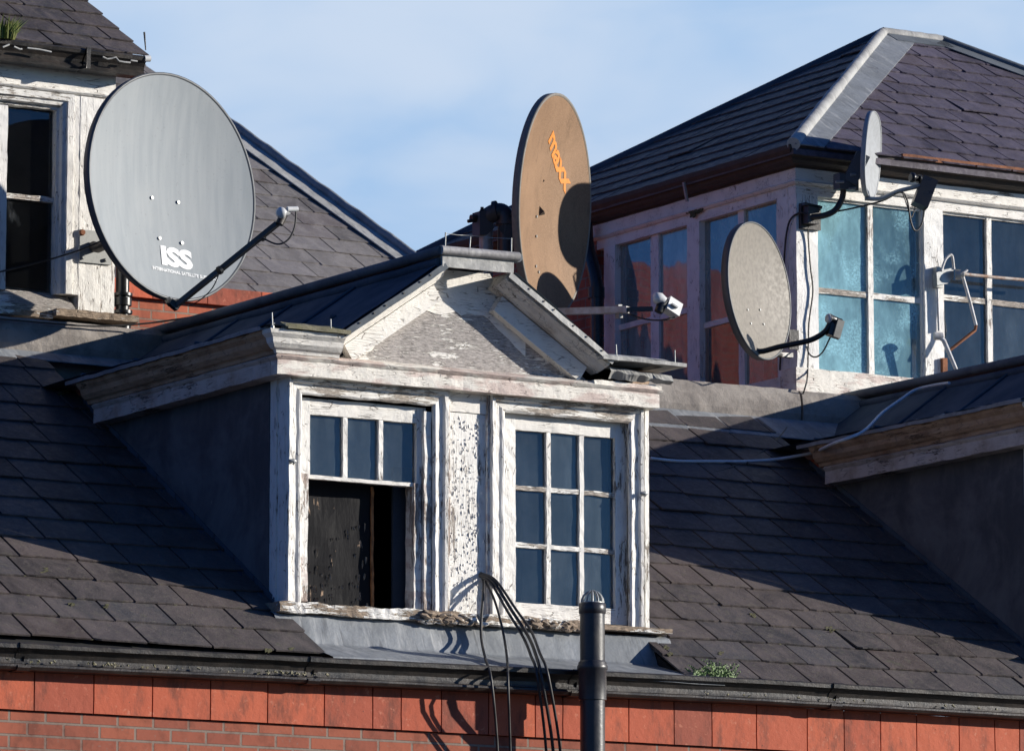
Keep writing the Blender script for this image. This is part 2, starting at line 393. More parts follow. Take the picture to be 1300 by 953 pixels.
def slates(mb, org, U, V, rows, u0, u1, w, edges=(), th=.010, jit=.006, wj=.15):
    """courses of single slates in the plane org + u U + v V; every slate its own lifted, chipped slab"""
    org = Vector(org); U = Vector(U).normalized(); V = Vector(V).normalized(); N = U.cross(V).normalized()
    for i in range(len(rows)-1):
        e = rows[i+1]-rows[i]; u = u0 - (i % 2)*w*.5 - random.random()*w*.2
        ln = e*2.05
        while u < u1:
            ww = w*(1+random.uniform(-wj, wj)); a, b = u+.006, u+ww-.009; v0 = rows[i]+random.uniform(-jit, jit)
            if random.random() < .02: v0 -= random.uniform(.008, .02)
            sk = random.uniform(-.006, .006); low = []
            for j in range(8):
                t = j/7; ch = random.uniform(0, .006) if 0 < j < 7 else random.choice((0, 0, .012))
                low.append((a+(b-a)*t, v0+sk*(t-.5)*2+ch))
            poly = clip(low+[(b, v0+ln), (a, v0+ln)], edges)
            if poly:
                lift = random.uniform(0, .004) + (.008 if random.random() < .03 else 0); tw = random.uniform(-.004, .004)
                top = []; bot = []
                for (pu, pv) in poly:
                    t = (pv-v0)/ln; hgt = (2.3*th+lift)*(1-t) + .001 + tw*((pu-a)/ww-.5)*(1-t)
                    q = org+U*pu+V*pv+N*hgt; top.append(q+N*th); bot.append(q)
                n = len(top)
                mb.add(top+bot, [tuple(range(n)), tuple(range(n, 2*n))[::-1]] + [(i2, n+i2, n+(i2+1) % n, (i2+1) % n) for i2 in range(n)])
            u += ww
    return mb
def frame_mould(mb, x0, x1, z0, z1, y, prof, sides='LTR', amp=.003, step=.06):
    """architrave round an opening: prof = [(u outwards, forward)], mitred at the head"""
    def run(pts_a, pts_b):
        n = max(2, int((pts_a[0]-pts_b[0]).length/step)); rings = []
        for i in range(n+1):
            r = []
            for a, b in zip(pts_a, pts_b):
                q = a+(b-a)*(i/n); r.append(q+noise.noise_vector(q*11)*amp+noise.noise_vector(q*37)*amp*.7)
            rings.append(r)
        mb.ring(rings)
    if 'L' in sides: run([Vector((x0-u, y-f, z0)) for u, f in prof], [Vector((x0-u, y-f, z1+u)) for u, f in prof])
    if 'T' in sides: run([Vector((x0-u, y-f, z1+u)) for u, f in prof], [Vector((x1+u, y-f, z1+u)) for u, f in prof])
    if 'R' in sides: run([Vector((x1+u, y-f, z1+u)) for u, f in prof], [Vector((x1+u, y-f, z0)) for u, f in prof])
def flakes(mb, x0, x1, z0, z1, y, n, sz=(.006,.02), tall=2.5):
    """little curls of paint lifting off a board that faces the street"""
    for _ in range(n):
        x = random.uniform(x0, x1); z = random.uniform(z0, z1); w = random.uniform(*sz)*.5; h = w*random.uniform(1, tall)
        side = random.choice((-1, 1)); lift = random.uniform(.002, .006); a = random.uniform(-.3, .3)
        pts = []
        for (i, j) in ((0,-1),(0,1),(1,-.8),(1,.7),(2,-.5),(2,.6)):
            dx = (i-1)*w*side; dz = j*h; dy = -(.001+lift*(i/2)**2)
            pts.append((x+dx*math.cos(a)-dz*math.sin(a), y+dy, z+dx*math.sin(a)+dz*math.cos(a)))
        mb.add(pts, [(0,1,3,2),(2,3,5,4)])

# ------------------------------------------------------------------ ground
g = MB().add([(-600,-600,0),(600,-600,0),(600,900,0),(-600,900,0)], [(0,1,2,3)]).build('ground', 'asphalt'); g['kind'] = 'structure'

# ------------------------------------------------------------------ the terraced house below
house = thing('terraced_house', 'red brick terraced house with a patched slate lower roof and black iron gutter', 'house', (0, 0, 0))
XL, XR = -4.0, 10.5
for (a, b, y0, y1) in ((XL, .12, -.5, 3.3), (2.6, 5.62, -.5, 3.3), (8.1, XR, -.5, 3.3)):
    zz = lambda y: RC+.6*y
    deck = MB().add([(a,y0,zz(y0)-.012),(b,y0,zz(y0)-.012),(b,y1,zz(y1)-.012),(a,y1,zz(y1)-.012),(a,y0,zz(y0)-.08),(b,y0,zz(y0)-.08),(b,y1,zz(y1)-.08),(a,y1,zz(y1)-.08)],
             [(0,1,2,3),(7,6,5,4),(0,4,5,1),(1,5,6,2),(2,6,7,3),(3,7,4,0)]); deck.build('roof_boarding', 'room_dark', house)
ys = [-.455,-.215,.02,.255,.495,.74,1.0,1.255,1.505,1.76,2.02,2.28,2.54,2.81,3.08,3.34,3.6]
c31 = math.sqrt(1.36); rows = [y*c31 for y in ys]
org = (0, 0, RC); U = (1,0,0); V = (0,1,.6)
top = 3.33*c31
sl = MB(); slates(sl, org, U, V, rows, XL, .1, .395, [(1,0,.12),(0,1,top)]); sl.build('slate_roof', 'slate', house)
sl = MB(); slates(sl, org, U, V, rows, 2.5, 5.62, .325, [(-1,0,-2.58),(1,0,5.64),(0,1,top)]); sl.build('slate_roof', 'slate', house)
sl = MB(); slates(sl, org, U, V, rows, 8.0, XR, .33, [(-1,0,-8.08),(0,1,top)])
sl.build('slate_roof', 'slate', house)
w = MB().box(XL, XR, -.47, 9.0, 0, 10.86); w.build('brick_wall', 'brick', house)
tb = MB(); x = XL
while x < XR:
    ln = random.choice((.19,.37,.32,.27)); tb.wbox(x+.004, x+ln-.004, -.492, -.3, 10.865, 11.125, .1, .0015); x += ln
tb.build('terracotta_course', 'terracotta', house)
# gutter: ogee iron, in lengths with socket joints
gp = [(0,-.005),(.02,0),(.028,-.008),(.026,-.03),(.008,-.036),(-.018,-.055),(-.034,-.085),(-.026,-.11),(.0,-.118),(.004,-.130),(-.012,-.146),(-.11,-.148),(-.12,-.11),(-.12,-.01),(-.1,-.01),(-.1,-.12),(-.03,-.12),(-.03,-.05),(-.008,-.02)]
gz = lambda x: 11.243+.010*x if x < 3 else 11.273
gut = MB(); jx = [XL,-1.86,-.02,1.75,3.6,5.4,7.2,9.0,XR]
for a, b in zip(jx[:-1], jx[1:]):
    n = max(2, int((b-a)/.12)); rings = []
    for i in range(n+1):
        xx = a+.004+(b-a-.008)*i/n
        rings.append([Vector((xx, -.60-o, gz(xx)+z))+noise.noise_vector(Vector((xx*7, o*30, z*30)))*.0022 for o, z in gp])
    gut.ring(rings)
gto = gut.build('gutter', 'iron', house)
for xx in jx[1:-1]:
    jt = MB(); jt.ring([[Vector((xx+d, -.60-o*1.12-.006, gz(xx)+z*1.06+.002)) for o, z in gp[:13]] for d in (-.05, .03)]); jt.build('gutter_joint', 'iron', gto)
mo = MB()
for _ in range(110):
    xx = random.choice((random.uniform(-2.2, .1), random.uniform(2.6, 5.3), random.gauss(-1.35, .06), random.gauss(-.2,.1))); r = random.uniform(.003, .008)
    mo.tube([(xx-r, -.605+random.uniform(-.01,.01), gz(xx)-.10+random.uniform(-.01,.015)), (xx+r, -.605, gz(xx)-.10)], [r, r*.6], 5)
mo.build('gutter_debris', 'mossy_lead', house, kind='stuff')
# parapet kerb of rendered stone and its lead flashing
kp = [(0,13.53),(.018,13.545),(.03,13.60),(.025,13.68),(.012,13.735),(-.02,13.772),(-.30,13.79),(-.30,13.4),(0,13.4)]
for a, b in ((XL,-.9),(-.895,1.35),(1.355,3.9),(3.905,6.02),(6.04,8.2),(8.205,XR)):
    kb = MB(); kb.sweep([(b,3.35),(a,3.35)], kp, .07, .006); kb.build('parapet', 'concrete', house)
for a, b in ((XL,-.4),(-.41,1.2),(2.2,4.0),(3.99,6.05),(6.04,XR)):
    ins = [(a,3.02,RC+.6*3.02+.034),(b,3.02,RC+.6*3.02+.034),(b,3.325,RC+.6*3.325+.03),(a,3.325,RC+.6*3.325+.03)]
    if a < 1: ins = [(a,3.2,RC+.6*3.2+.034),(b,3.2,RC+.6*3.2+.034)]+ins[2:]
    fl = MB(); fl.poly(ins, (0,0,-.006)); fl.build('lead_flashing', 'lead', house)
vs = MB().box(XL, 6.0, 3.6, 6.05, 13.2, 13.6); vs.build('light_block_floor', 'lead_dull', house)  # unseen flat roof behind the parapet, added to block light

# ------------------------------------------------------------------ dormer
def dormer():
    root = thing('dormer_window', 'dormer with flaking white paint, one nine pane sash and one broken sash, facing the street in full sun', 'dormer', (.1, 0, 11.55), 'dormers on the lower slate roof')
    Y0 = 0.0
    X = lambda p, y=0.0: px(p, y)
    xr = X(824)
    B = root
    # cheeks
    for nm, xa, xb in (('cheek', .1, .13), ('cheek', xr-.03, xr-.004)):
        c = MB(); c.poly([(xa,.19,RC+.6*.19-.05),(xa,2.62,RC+.6*2.62-.05),(xa,2.62,13.1),(xa,.19,13.1)], (xb-xa,0,0)); c.build(nm, 'cheek', B)
    lf = MB()
    for xa, s in ((.1, -1), (xr, 1)):
        for i in range(10):
            y0 = .1+i*.25; y1 = y0+.26
            lf.poly([(xa-s*.004, y0, RC+.6*y0+.02), (xa+s*.05, y0, RC+.6*y0+.026), (xa+s*.05, y1, RC+.6*y1+.026), (xa-s*.004, y1, RC+.6*y1+.02)], (0,0,.006))
            lf.poly([(xa+s*.001, y0, RC+.6*y0+.02), (xa+s*.001, y1, RC+.6*y1+.02), (xa+s*.001, y1, RC+.6*y1+.07), (xa+s*.001, y0, RC+.6*y0+.07)], (s*.005,0,0))
    lf.build('flashing', 'lead_roof', B)
    # corner posts
    for (xa, xb) in ((.1, X(363)), (X(819), xr)):
        p = MB(); p.wbox(xa, xb, 0.0, .055, 11.60, 12.96, .06, .003); p.wbox(xa+(.006 if xa < 1 else -.006), xb, .06, .205, 11.58, 12.96, .06, .002)
        p.wbox(xa-.006 if xa < 1 else xb-.006, xa+.006 if xa < 1 else xb+.006, .095, .125, 11.6, 12.96, .06, .002)
        p.build('corner_post', 'paint_sound_z' if xa < 1 else 'paint_upright', B)
    # solid framing behind
    fr = MB(); fr.box(.12, xr-.02, .10, .17, 12.86, 13.1); fr.box(X(380), X(380)+.02, .06, .17, 11.6, 12.9)
    fr.box(X(548), X(638), .055, .17, 11.6, 12.96); fr.build('frame', 'room_dark', B)
    # panel between the windows
    pn = MB(); pn.wbox(X(568), X(619), .004, .05, 11.60, 12.83, .05, .002); pn.build('panel', 'paint_panel', B)
    p2 = MB(); p2.wbox(X(568), X(619), -.004, .05, 12.835, 12.96, .05, .001); p2.build('panel_head', 'paint_sound', B)
    bd = MB()
    for a, b in ((567,569.5),(617,621)): bd.wbox(X(a), X(b), -.018, .04, 11.60, 12.95, .04, .003)
    bd.build('bead', 'paint_upright_worn', B)
    fk = MB(); flakes(fk, X(571), X(615), 11.63, 12.80, .003, 380, (.003,.0075), 6); 
    
    fk.build('paint_flakes', 'paint_sound_z', B, kind='stuff')
    # architraves
    ap = [(0,0),(0,.022),(.010,.030),(.022,.028),(.034,.020),(.062,.022),(.072,.038),(.092,.040),(.098,.028),(.098,0)]
    for nm, a, b, m1, m2 in (('architrave', 380, 548, 'paint_upright', 'paint_head'), ('architrave', 638, 797, 'paint_upright', 'paint_head')):
        am = MB(); frame_mould(am, X(a), X(b), 11.60, 12.855, 0.0, ap, 'LR', .004); ao = am.build(nm, m1, B)
        ah = MB(); frame_mould(ah, X(a), X(b), 11.60, 12.855, 0.0, ap, 'T', .005); ah.build('head', m2, ao)
    # --- right sash, nine panes
    def sash(p0, p1, zt, zb, cols, rws, y, rail_t, rail_b, st, name_mat='paint_bar', lab=None):
        so = MB(); x0, x1 = X(p0, y), X(p1, y)
        so.wbox(x0, x1, y, y+.04, zt-rail_t, zt, .05, .003); so.wbox(x0, x1, y+.001, y+.04, zb, zb+rail_b, .05, .003)
        o = so.build('sash', 'paint_sound', B)
        if lab: o['label'] = lab
        s2 = MB(); s2.wbox(x0+.001, x0+st, y-.002, y+.042, zb, zt, .05, .004); s2.wbox(x1-st, x1-.001, y-.002, y+.042, zb, zt, .05, .003)
        s2.build('sash_stile', 'paint_upright', o)
        gx = [x0+st+(x1-x0-2*st)*i/cols for i in range(cols+1)]; gz_ = [zb+rail_b+(zt-rail_t-zb-rail_b)*i/rws for i in range(rws+1)]
        for i in range(1, cols): MB().wbox(gx[i]-.015, gx[i]+.015, y+.004, y+.038, zb+rail_b, zt-rail_t, .035, .004, i).build('glazing_bar', 'paint_bar', o)
        for i in range(1, rws): MB().wbox(gx[0], gx[-1], y+.006, y+.036, gz_[i]-.014, gz_[i]+.014, .035, .005, i*3).build('glazing_bar', 'paint_head', o)
        gl = []
        for i in range(cols):
            for j in range(rws):
                t = random.uniform(-.0035, .0035); t2 = random.uniform(-.003, .003)
                gl.append(MB().add([(gx[i],y+.026+t,gz_[j]),(gx[i+1],y+.026-t,gz_[j]),(gx[i+1],y+.026-t+t2,gz_[j+1]),(gx[i],y+.026+t+t2,gz_[j+1])], [(0,1,2,3)]).build('pane', 'glass', o))
        return o
    ys_ = .03
    zt = P(640, 522, 'y', ys_).z; zb = P(654, 784, 'y', ys_).z
    sash(639, 796, zt, zb, 3, 3, ys_, .105, .095, .085, lab='closed sash of nine square panes')
    lp = MB().ring([[Vector((X(638)-.02+(X(797)-X(638)+.04)*i/40, .28+.02*math.sin(i*.9)+.008*math.sin(i*2.3), z_)) for i in range(41)] for z_ in (11.45, 12.95)], True, False, False); lp.build('blind', 'blind_blue', B)
    # --- left sash: only its top row of panes is left above the hole
    zt = P(381, 504, 'y', ys_).z; zb = P(392, 607, 'y', ys_).z
    sash(381, 540, zt, zb, 3, 1, ys_, .095, .022, .062, lab='raised sash with three panes above the open hole')
    MB().box(X(392,.2), X(529,.2), .20, .205, zb+.05, 12.9).build('blind', 'blind_blue', B)
    jb = MB(); jb.wbox(X(380), X(391), .0, .12, 11.64, zb+.02, .05, .006); jb.wbox(X(528), X(537), .02, .12, 11.64, zb+.02, .05, .005)
    jb.wbox(X(538), X(547), -.004, .05, 11.63, 12.82, .05, .004)
    jb.build('jamb', 'paint_upright_worn', B)
    # room behind: dark box
    rm = MB(); x0, x1 = .14, xr-.06
    rm.add([(x0,.16,11.5),(x1,.16,11.5),(x1,1.9,11.5),(x0,1.9,11.5),(x0,.16,13.0),(x1,.16,13.0),(x1,1.9,13.0),(x0,1.9,13.0)],
           [(0,1,2,3),(4,7,6,5),(2,6,7,3),(0,3,7,4),(1,5,6,2)])
    rm.build('room', 'room_dark', B)
    rv = MB(); rv.box(X(499,.17), X(545,.17), .17, .19, 11.5, 12.5); rv.build('partition', 'reveal_blue', B)
    # rotten sill
    si = MB()
    segs = [(.02, X(527), .040, .0), (X(527), X(640), .048, .02), (X(640), X(742), .05, .005), (X(742), 2.74, .036, .0)]
    for a, b, h, d in segs: si.wbox(a, b-.003, -.10-d, .12, 11.555+(.02 if a > 2.1 else 0), 11.605 if a > 2.1 else 11.618, .028, .009 if a < 2.1 else .005, a*7)
    so = si.build('sill', 'rotten_timber', B)
    ru = MB()
    for _ in range(150):
        xx = random.gauss(X(560), .10) if random.random() < .7 else random.gauss(X(690), .12); r = random.uniform(.008, .024)
        c = Vector((xx, -.10+random.uniform(-.03,.01), 11.585+random.uniform(-.035,.02)))
        ru.tube([c-Vector((r*1.6,0,random.uniform(-r,r))), c, c+Vector((r*1.6,0,random.uniform(-r,r)))], [r*.4, r*.8, r*.25], 5, False)
    ru.build('rotten_lump', 'rotten_timber', so)
    # lead apron below the sill, in two folds
    ap_ = MB(); n = 26; rr = []
    fold = [(-.01,11.565),(-.050,11.552),(-.062,11.54),(-.138,11.378),(-.155,11.368),(-.42,11.302),(-.585,11.258),(-.60,11.22)]
    for i in range(n+1):
        t = i/n; xx = -.0+(2.74)*t; r = []
        for j, (y, z) in enumerate(fold):
            sp = .0 + (.13 if i in (0,) else 0)*(j/7) 
            q = Vector((xx+(-1 if i == 0 else (1 if i == n else 0))*.0, y, z)); 
            if i == 0: q.x += .045*(j > 2) + .06*(j > 4)
            if i == n: q.x += .05*(j > 4)
            r.append(q+noise.noise_vector(q*6)*.007+noise.noise_vector(q*19)*.003)
        rr.append(r)
    ap_.ring(rr, False, False, closed=False)
    ap_.build('lead_apron', 'lead', B)
    # fascia below the cornice
    fp = [(0,12.95),(0,13.035),(.012,13.047),(.020,13.058),(.006,13.068),(-.02,13.08),(-.10,13.10),(-.14,12.95)]
    fa = MB(); fa.sweep([(2.646,.35),(2.646,-.1),(-.007,-.1),(-.007,-.02)], fp, .06, .004); fa.build('fascia', 'paint_fascia', B)
    fs = MB(); fs.sweep([(-.007,-.016),(-.007,2.27)], fp, .08, .004)
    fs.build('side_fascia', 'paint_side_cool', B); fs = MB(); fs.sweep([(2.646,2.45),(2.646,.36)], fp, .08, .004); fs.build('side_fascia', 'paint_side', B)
    cp = [(-.05,13.055),(.014,13.072),(.018,13.085),(.022,13.092),(.040,13.10),(.062,13.125),(.070,13.155),(.092,13.178),(.100,13.20),(.0,13.21),(-.05,13.15)]
    def crown(path, mat, mat2=None):
        c = MB(); c.sweep(path, cp, .06, .003); o = c.build('crown_moulding', mat, B); return o
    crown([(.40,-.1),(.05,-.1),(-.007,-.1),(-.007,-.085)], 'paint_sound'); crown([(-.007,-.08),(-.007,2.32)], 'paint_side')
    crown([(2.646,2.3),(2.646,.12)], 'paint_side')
    st = MB(); st.wbox(2.17, 2.655, -.115, .1, 13.055, 13.085, .05, .006); st.build('broken_moulding', 'paint_fascia', B)
    cs_ = MB(); n = 22; rr = []
    for i in range(n+1):
        x_ = 2.26+.45*i/n; w1 = noise.noise(Vector((i*.23,1,0))); w2 = noise.noise(Vector((i*.31,5,0)))
        rr.append([Vector((x_, -.02, 13.175)), Vector((x_, -.14+.02*w1, 13.168-.02*(i/n))), Vector((x_+.01*w2, -.165+.025*w2, 13.14-.03*(i/n)+.012*w1)), Vector((x_+.015*w1, -.13+.03*w1, 13.095+.014*w2))])
    cs_.ring(rr, False, False, closed=False); cs_.build('crumpled_lead', 'lead_bright', B)
    # drip edge of lead on the cornice
    dp = [(.02,13.205),(.110,13.203),(.118,13.198),(.120,13.222),(.112,13.207),(.02,13.25)]
    d = MB(); d.sweep([(-.007,-.10),(-.007,2.44)], dp, .05, .005); d.build('lead_edge', 'lead', B)
    d = MB(); d.sweep([(.42,-.1),(-.005,-.1)], [(a+.004, z+.004) for a, z in dp], .05, .005); d.build('lead_edge', 'mossy_lead', B)
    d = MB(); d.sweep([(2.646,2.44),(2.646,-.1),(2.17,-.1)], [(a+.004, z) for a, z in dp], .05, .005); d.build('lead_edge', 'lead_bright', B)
    lump = MB(); c = P(361, 415, 'y', -.16)
    for _ in range(5): q = c+Vector((random.uniform(-.015,.015),0,random.uniform(-.01,.01))); lump.tube([q-Vector((.02,0,.01)), q, q+Vector((.02,0,-.01))], [.006,.02,.008], 6, False)
    lump.build('mortar_lump', 'concrete', B)
    # lead roof: two slopes and a flat top
    xa, za = -.105, 13.228; xb, zb_ = 1.06, 13.70; xc = 1.575; xd = 2.75
    rf = MB(); nY = 18; nX = 8
    for (x0, z0, x1, z1) in ((xa, za, .345, 13.207), (.345, 13.207, xb, zb_), (xc, zb_-.02, 2.24, 13.23), (2.24, 13.23, xd, 13.222)):
        vsx = []; 
        for i in range(nY+1):
            for j in range(nX+1):
                q = Vector((x0+(x1-x0)*j/nX, -.19+4.3*i/nY, z0+(z1-z0)*j/nX + .02*i/nY)); q.z += noise.noise(q*2.1)*.012+noise.noise(q*6)*.004; vsx.append(q)
        rf.add(vsx, [(i*(nX+1)+j, i*(nX+1)+j+1, (i+1)*(nX+1)+j+1, (i+1)*(nX+1)+j) for i in range(nY) for j in range(nX)], True)
    rf.poly([(xb,-.17,13.735),(xc,-.17,13.735),(xc,4.1,13.76),(xb,4.1,13.76)], (0,0,.02))
    lo = rf.build('lead_roof', 'lead_roof', B)
    zs = lambda x_, y_: (za+(x_-xa)*(-.021/.45) if x_ < .345 else 13.207+(x_-.345)*(zb_-13.207)/(xb-.345))+.02*(y_+.19)/4.3
    se = MB()
    for t in (.40, .985):
        xx = xa+(xb-xa)*t
        se.tube([(xx, -.18+4.2*i/20, zs(xx, -.18+4.2*i/20)+.004+noise.noise(Vector((i*.7,t,0)))*.006) for i in range(21)], .012 if t < .9 else .03, 6)
    for yy in (.75, 1.55, 2.25):
        se.tube([(xa+(xb-xa)*i/10, yy+.05*i/10, zs(xa+(xb-xa)*i/10, yy)+.008+noise.noise(Vector((i*.5,yy,0)))*.004) for i in range(11)], .010, 6)
    for i in range(3):
        c = Vector((xa+.62*(xb-xa), .35+i*.9, 0)); c.z = zs(c.x, c.y)+.006; se.tube([c-Vector((0,.03,0)), c, c+Vector((0,.03,0))], [.008,.02,.008], 6)
    se.build('lead_seam', 'lead_roof', lo)
    rl = MB(); rl.tube([(1.035,-.215,13.762),(1.3,-.215,13.766),(1.575,-.215,13.770)], .027, 12); rl.build('ridge_roll', 'lead_cap', lo)
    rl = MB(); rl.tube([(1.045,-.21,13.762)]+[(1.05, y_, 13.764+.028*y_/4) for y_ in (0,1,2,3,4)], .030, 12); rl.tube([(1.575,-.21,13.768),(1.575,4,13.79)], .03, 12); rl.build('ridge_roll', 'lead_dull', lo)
    fb = MB(); fb.wbox(1.05, 1.545, -.205, -.185, 13.668, 13.745, .04, .004); fb.build('ridge_apron', 'lead_bright', lo)
    # pediment
    ty = MB(); ty.poly([(.42,0,13.06),(2.24,0,13.06),(1.56,0,13.53),(1.06,0,13.53)], (0,.03,0)); ty.build('tympanum', 'tympanum', B)
    tp = MB(); tp.poly([(.99,-.003,13.46),(1.64,-.003,13.46),(1.50,-.003,13.69),(1.10,-.003,13.69)], (0,.03,0)); tp.build('tympanum_head', 'paint_sound', B)
    # edge of surviving paint on the tympanum: ragged strip along the left rake
    rg = []; n = 26
    for i in range(n+1):
        t = i/n; rg.append((.52+.50*t, -.004, 13.085+.375*t-.035-.05*noise.noise(Vector((t*14,3,0)))-.02*noise.noise(Vector((t*47,1,0)))))
    sp = MB()
    for i in range(n): sp.poly([rg[i], rg[i+1], (rg[i+1][0],-.004,13.12+.375*(i+1)/n+.03), (rg[i][0],-.004,13.12+.375*i/n+.03)], (0,.003,0))
    rg2 = [(1.0+.75*i/20, 13.455-.025+.035*noise.noise(Vector((i*1.9,7,0)))-(.0 if i < 12 else (i-12)*.028)) for i in range(21)]
    for i in range(20): sp.poly([(rg2[i][0],-.004,rg2[i][1]),(rg2[i+1][0],-.004,rg2[i+1][1]),(rg2[i+1][0],-.004,13.47),(rg2[i][0],-.004,13.47)], (0,.003,0))
    sp.build('paint_remnant', 'paint_sound', B)
    def rake(x0, z0, x1, z1, prof, mat, name, amp=.002):
        a = Vector((x0, 0, z0)); b = Vector((x1, 0, z1)); d = (b-a).normalized(); inn = Vector((d.z, 0, -d.x)) if x1 > x0 else Vector((-d.z, 0, d.x))
        if inn.z > 0: inn = -inn
        r = MB(); n = int((b-a).length/.07); rings = []
        for i in range(n+1):
            rings.append([q+noise.noise_vector(q*9)*amp for q in [a+(b-a)*(i/n)+inn*w_+Vector((0,-f,0)) for w_, f in prof]])
        r.ring(rings); return r.build(name, mat, B)
    pl = [(0,.205),(0,-.05),(.012,-.05),(.012,.198),(.036,.200),(.036,.207)]
    pc = [(.014,0),(.014,.17),(.040,.172),(.048,.160),(.054,.142),(.068,.122),(.078,.10),(.081,.082),(.086,.080),(.086,0)]
    pf = [(.094,0),(.094,.064),(.20,.062),(.20,0)]
    L = (.375, 13.215, 1.07, 13.69); Rr = (2.262, 13.205, 1.53, 13.672)
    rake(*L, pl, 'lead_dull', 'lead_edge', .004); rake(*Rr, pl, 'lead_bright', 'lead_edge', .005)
    rake(*L, pc, 'paint_sound', 'raking_crown'); rake(*Rr, pc, 'paint_rake', 'raking_crown')
    rake(.41, 13.24, 1.02, 13.656, pf, 'paint_sound', 'raking_fascia'); rake(2.20, 13.245, 1.60, 13.628, pf, 'paint_sound', 'raking_fascia')
    nl = MB()
    for i in range(6):
        for (a, b_) in (((.42,13.232),(1.03,13.648)), ((2.22,13.222),(1.58,13.63))):
            t = (i+.5)/6+random.uniform(-.04,.04); q = Vector((a[0]+(b_[0]-a[0])*t, -.207, a[1]+(b_[1]-a[1])*t)); nl.tube([q, q+Vector((0,-.005,0))], .006, 6)
    nl.build('nails', 'iron', B, kind='stuff')
    # bird spikes along the leads
    sp_ = [P(346, 416, 'y', -.19), P(420, 421, 'y', -.19), P(565, 316, 'y', -.2), P(596, 318, 'y', .1), P(649, 323, 'y', -.2), P(783, 458, 'y', -.2), P(857, 463, 'y', -.2)]
    for q, h in zip(sp_, (.09,.075,.10,.085,.10,.10,.09)):
        MB().tube([q, q+Vector((random.uniform(-.008,.008),0,h))], .0045, 6).tube([q+Vector((0,0,-.004)), q+Vector((0,0,.012))], .012, 6).build('bird_spike', 'galvanised', B)
    wr = MB(); t1 = P(565, 296, 'y', -.2); t2 = P(596, 299, 'y', .0); t3 = P(649, 303, 'y', -.2)
    wr.tube([t1, (t1+t2)/2+Vector((0,0,-.004)), t2, (t2+t3)/2+Vector((0,0,-.004)), t3], .002, 5); wr.build('bird_wire', 'galvanised', B)
    # little iron catches
    for (p, q) in ((371, 585), (817, 626)):
        c = P(p, q, 'y', -.045); MB().tube([c-Vector((.025,0,0)), c+Vector((0,-.014,0)), c+Vector((.025,0,0))], [.008,.014,.008], 7).tube([c+Vector((0,-.01,-.02)), c+Vector((0,-.03,-.01))], .006, 6).build('catch', 'galvanised', B)
    return root
d1 = dormer()
# board leaning in the open window
bx0, bx1 = px(381, .16), px(473, .16)
bo = MB(); n = 14; m_ = 10; vs_ = []
for j in range(n+1):
    for i in range(m_+1):
        q = Vector((bx0+(bx1-bx0)*i/m_, .17, 11.60+.78*j/n)); q.y += noise.noise(q*9)*.006
        if i == m_: q.x += noise.noise(Vector((0,0,q.z*14)))*.010
        vs_.append(q)
bo.add(vs_, [(j*(m_+1)+i, j*(m_+1)+i+1, (j+1)*(m_+1)+i+1, (j+1)*(m_+1)+i) for j in range(n) for i in range(m_)])
ed = bo
bd_root = thing('boarding', 'dark board with blistered paint standing in the open lower half of the broken sash', 'board', (bx0, .17, 11.6))
bo.poly([(bx0,.176,11.6),(bx1-.012,.176,11.6),(bx1-.012,.176,12.37),(bx0,.176,12.37)], (0,.012,0))
bo.build('panel', 'board_black', bd_root)
eb = MB(); eb.wbox(bx1-.008, bx1+.008, .158, .19, 11.60, 12.37, .04, .006); eb.build('split_edge', 'rust_wood', bd_root)
fb = MB()
for _ in range(46):
    x_ = random.uniform(bx0+.03, bx1-.03); z_ = 11.64+random.random()**1.3*.5; h = random.uniform(.02,.06); w_ = random.uniform(.003,.006)
    fb.add([(x_,.168,z_-h*.5),(x_+w_,.162,z_-h*.2),(x_+w_*1.3,.158,z_+h*.4),(x_,.168,z_+h*.5),(x_-w_,.166,z_)], [(0,1,2,3,4)])
fb.build('paint_curls', 'curl', bd_root, kind='stuff')

# copy the dormer to its neighbour
def kids(o): return [c for c in bpy.data.objects if c.parent == o]
def copy_tree(o, parent=None):
    c = o.copy(); COL.objects.link(c)
    if parent is not None: c.parent = parent
    for ch in kids(o): copy_tree(ch, c)
    return c
d2 = copy_tree(d1); d2.location.x += 5.5
d2['label'] = 'dormer cut off by the right edge of the picture, only its dark cheek, brown cornice and lead roof showing'

# ------------------------------------------------------------------ left upper storey
ua = thing('upper_storey', 'top left upper storey with black glazed sash, peeling white boards and slate roof', 'building', (-1.5, 3.6, 13.7))
yf = 3.6
b = MB(); b.box(-4, .80, 3.78, 7.5, 13.5, 15.45); b.build('wall', 'brick', ua)
b = MB(); b.wbox(-4, .80, 3.60, 3.74, 15.335, 15.52, .1, .002); b.build('frieze', 'paint_sound', ua)
b = MB(); b.sweep([(.815,3.6),(-4,3.6)], [(0,15.318),(.012,15.322),(.022,15.333),(.014,15.343),(0,15.345),(-.05,15.33)], .1, .002); b.build('moulding', 'paint_head', ua)
b = MB(); b.wbox(px(101,yf,250), .805, 3.60, 3.74, 13.885, 15.315, .05, .004); b.build('corner_board', 'paint_panel', ua)
ap2 = [(0,-.12),(0,-.05),(.018,-.045),(.026,-.015),(.05,-.01),(.056,.006),(.10,.008),(.106,-.004),(.155,-.002),(.155,-.12)]
b = MB(); frame_mould(b, -.75, px(75,yf,250), 14.0, 15.215, yf, [(u*.98, f) for u, f in ap2], 'R', .003); b.build('architrave', 'paint_upright', ua)
b = MB(); frame_mould(b, -.75, px(75,yf,250), 14.0, 15.215, yf, [(min(u,.10), f) for u, f in ap2], 'T', .003); b.build('architrave', 'paint_head', ua)
b = MB(); b.wbox(-.35, px(5,3.7,250), 3.66, 3.74, 14.0, 15.22, .05, .003); so = b.build('sash', 'paint_sound_z', ua)
z_ = P(40, 252, 'y', 3.69).z
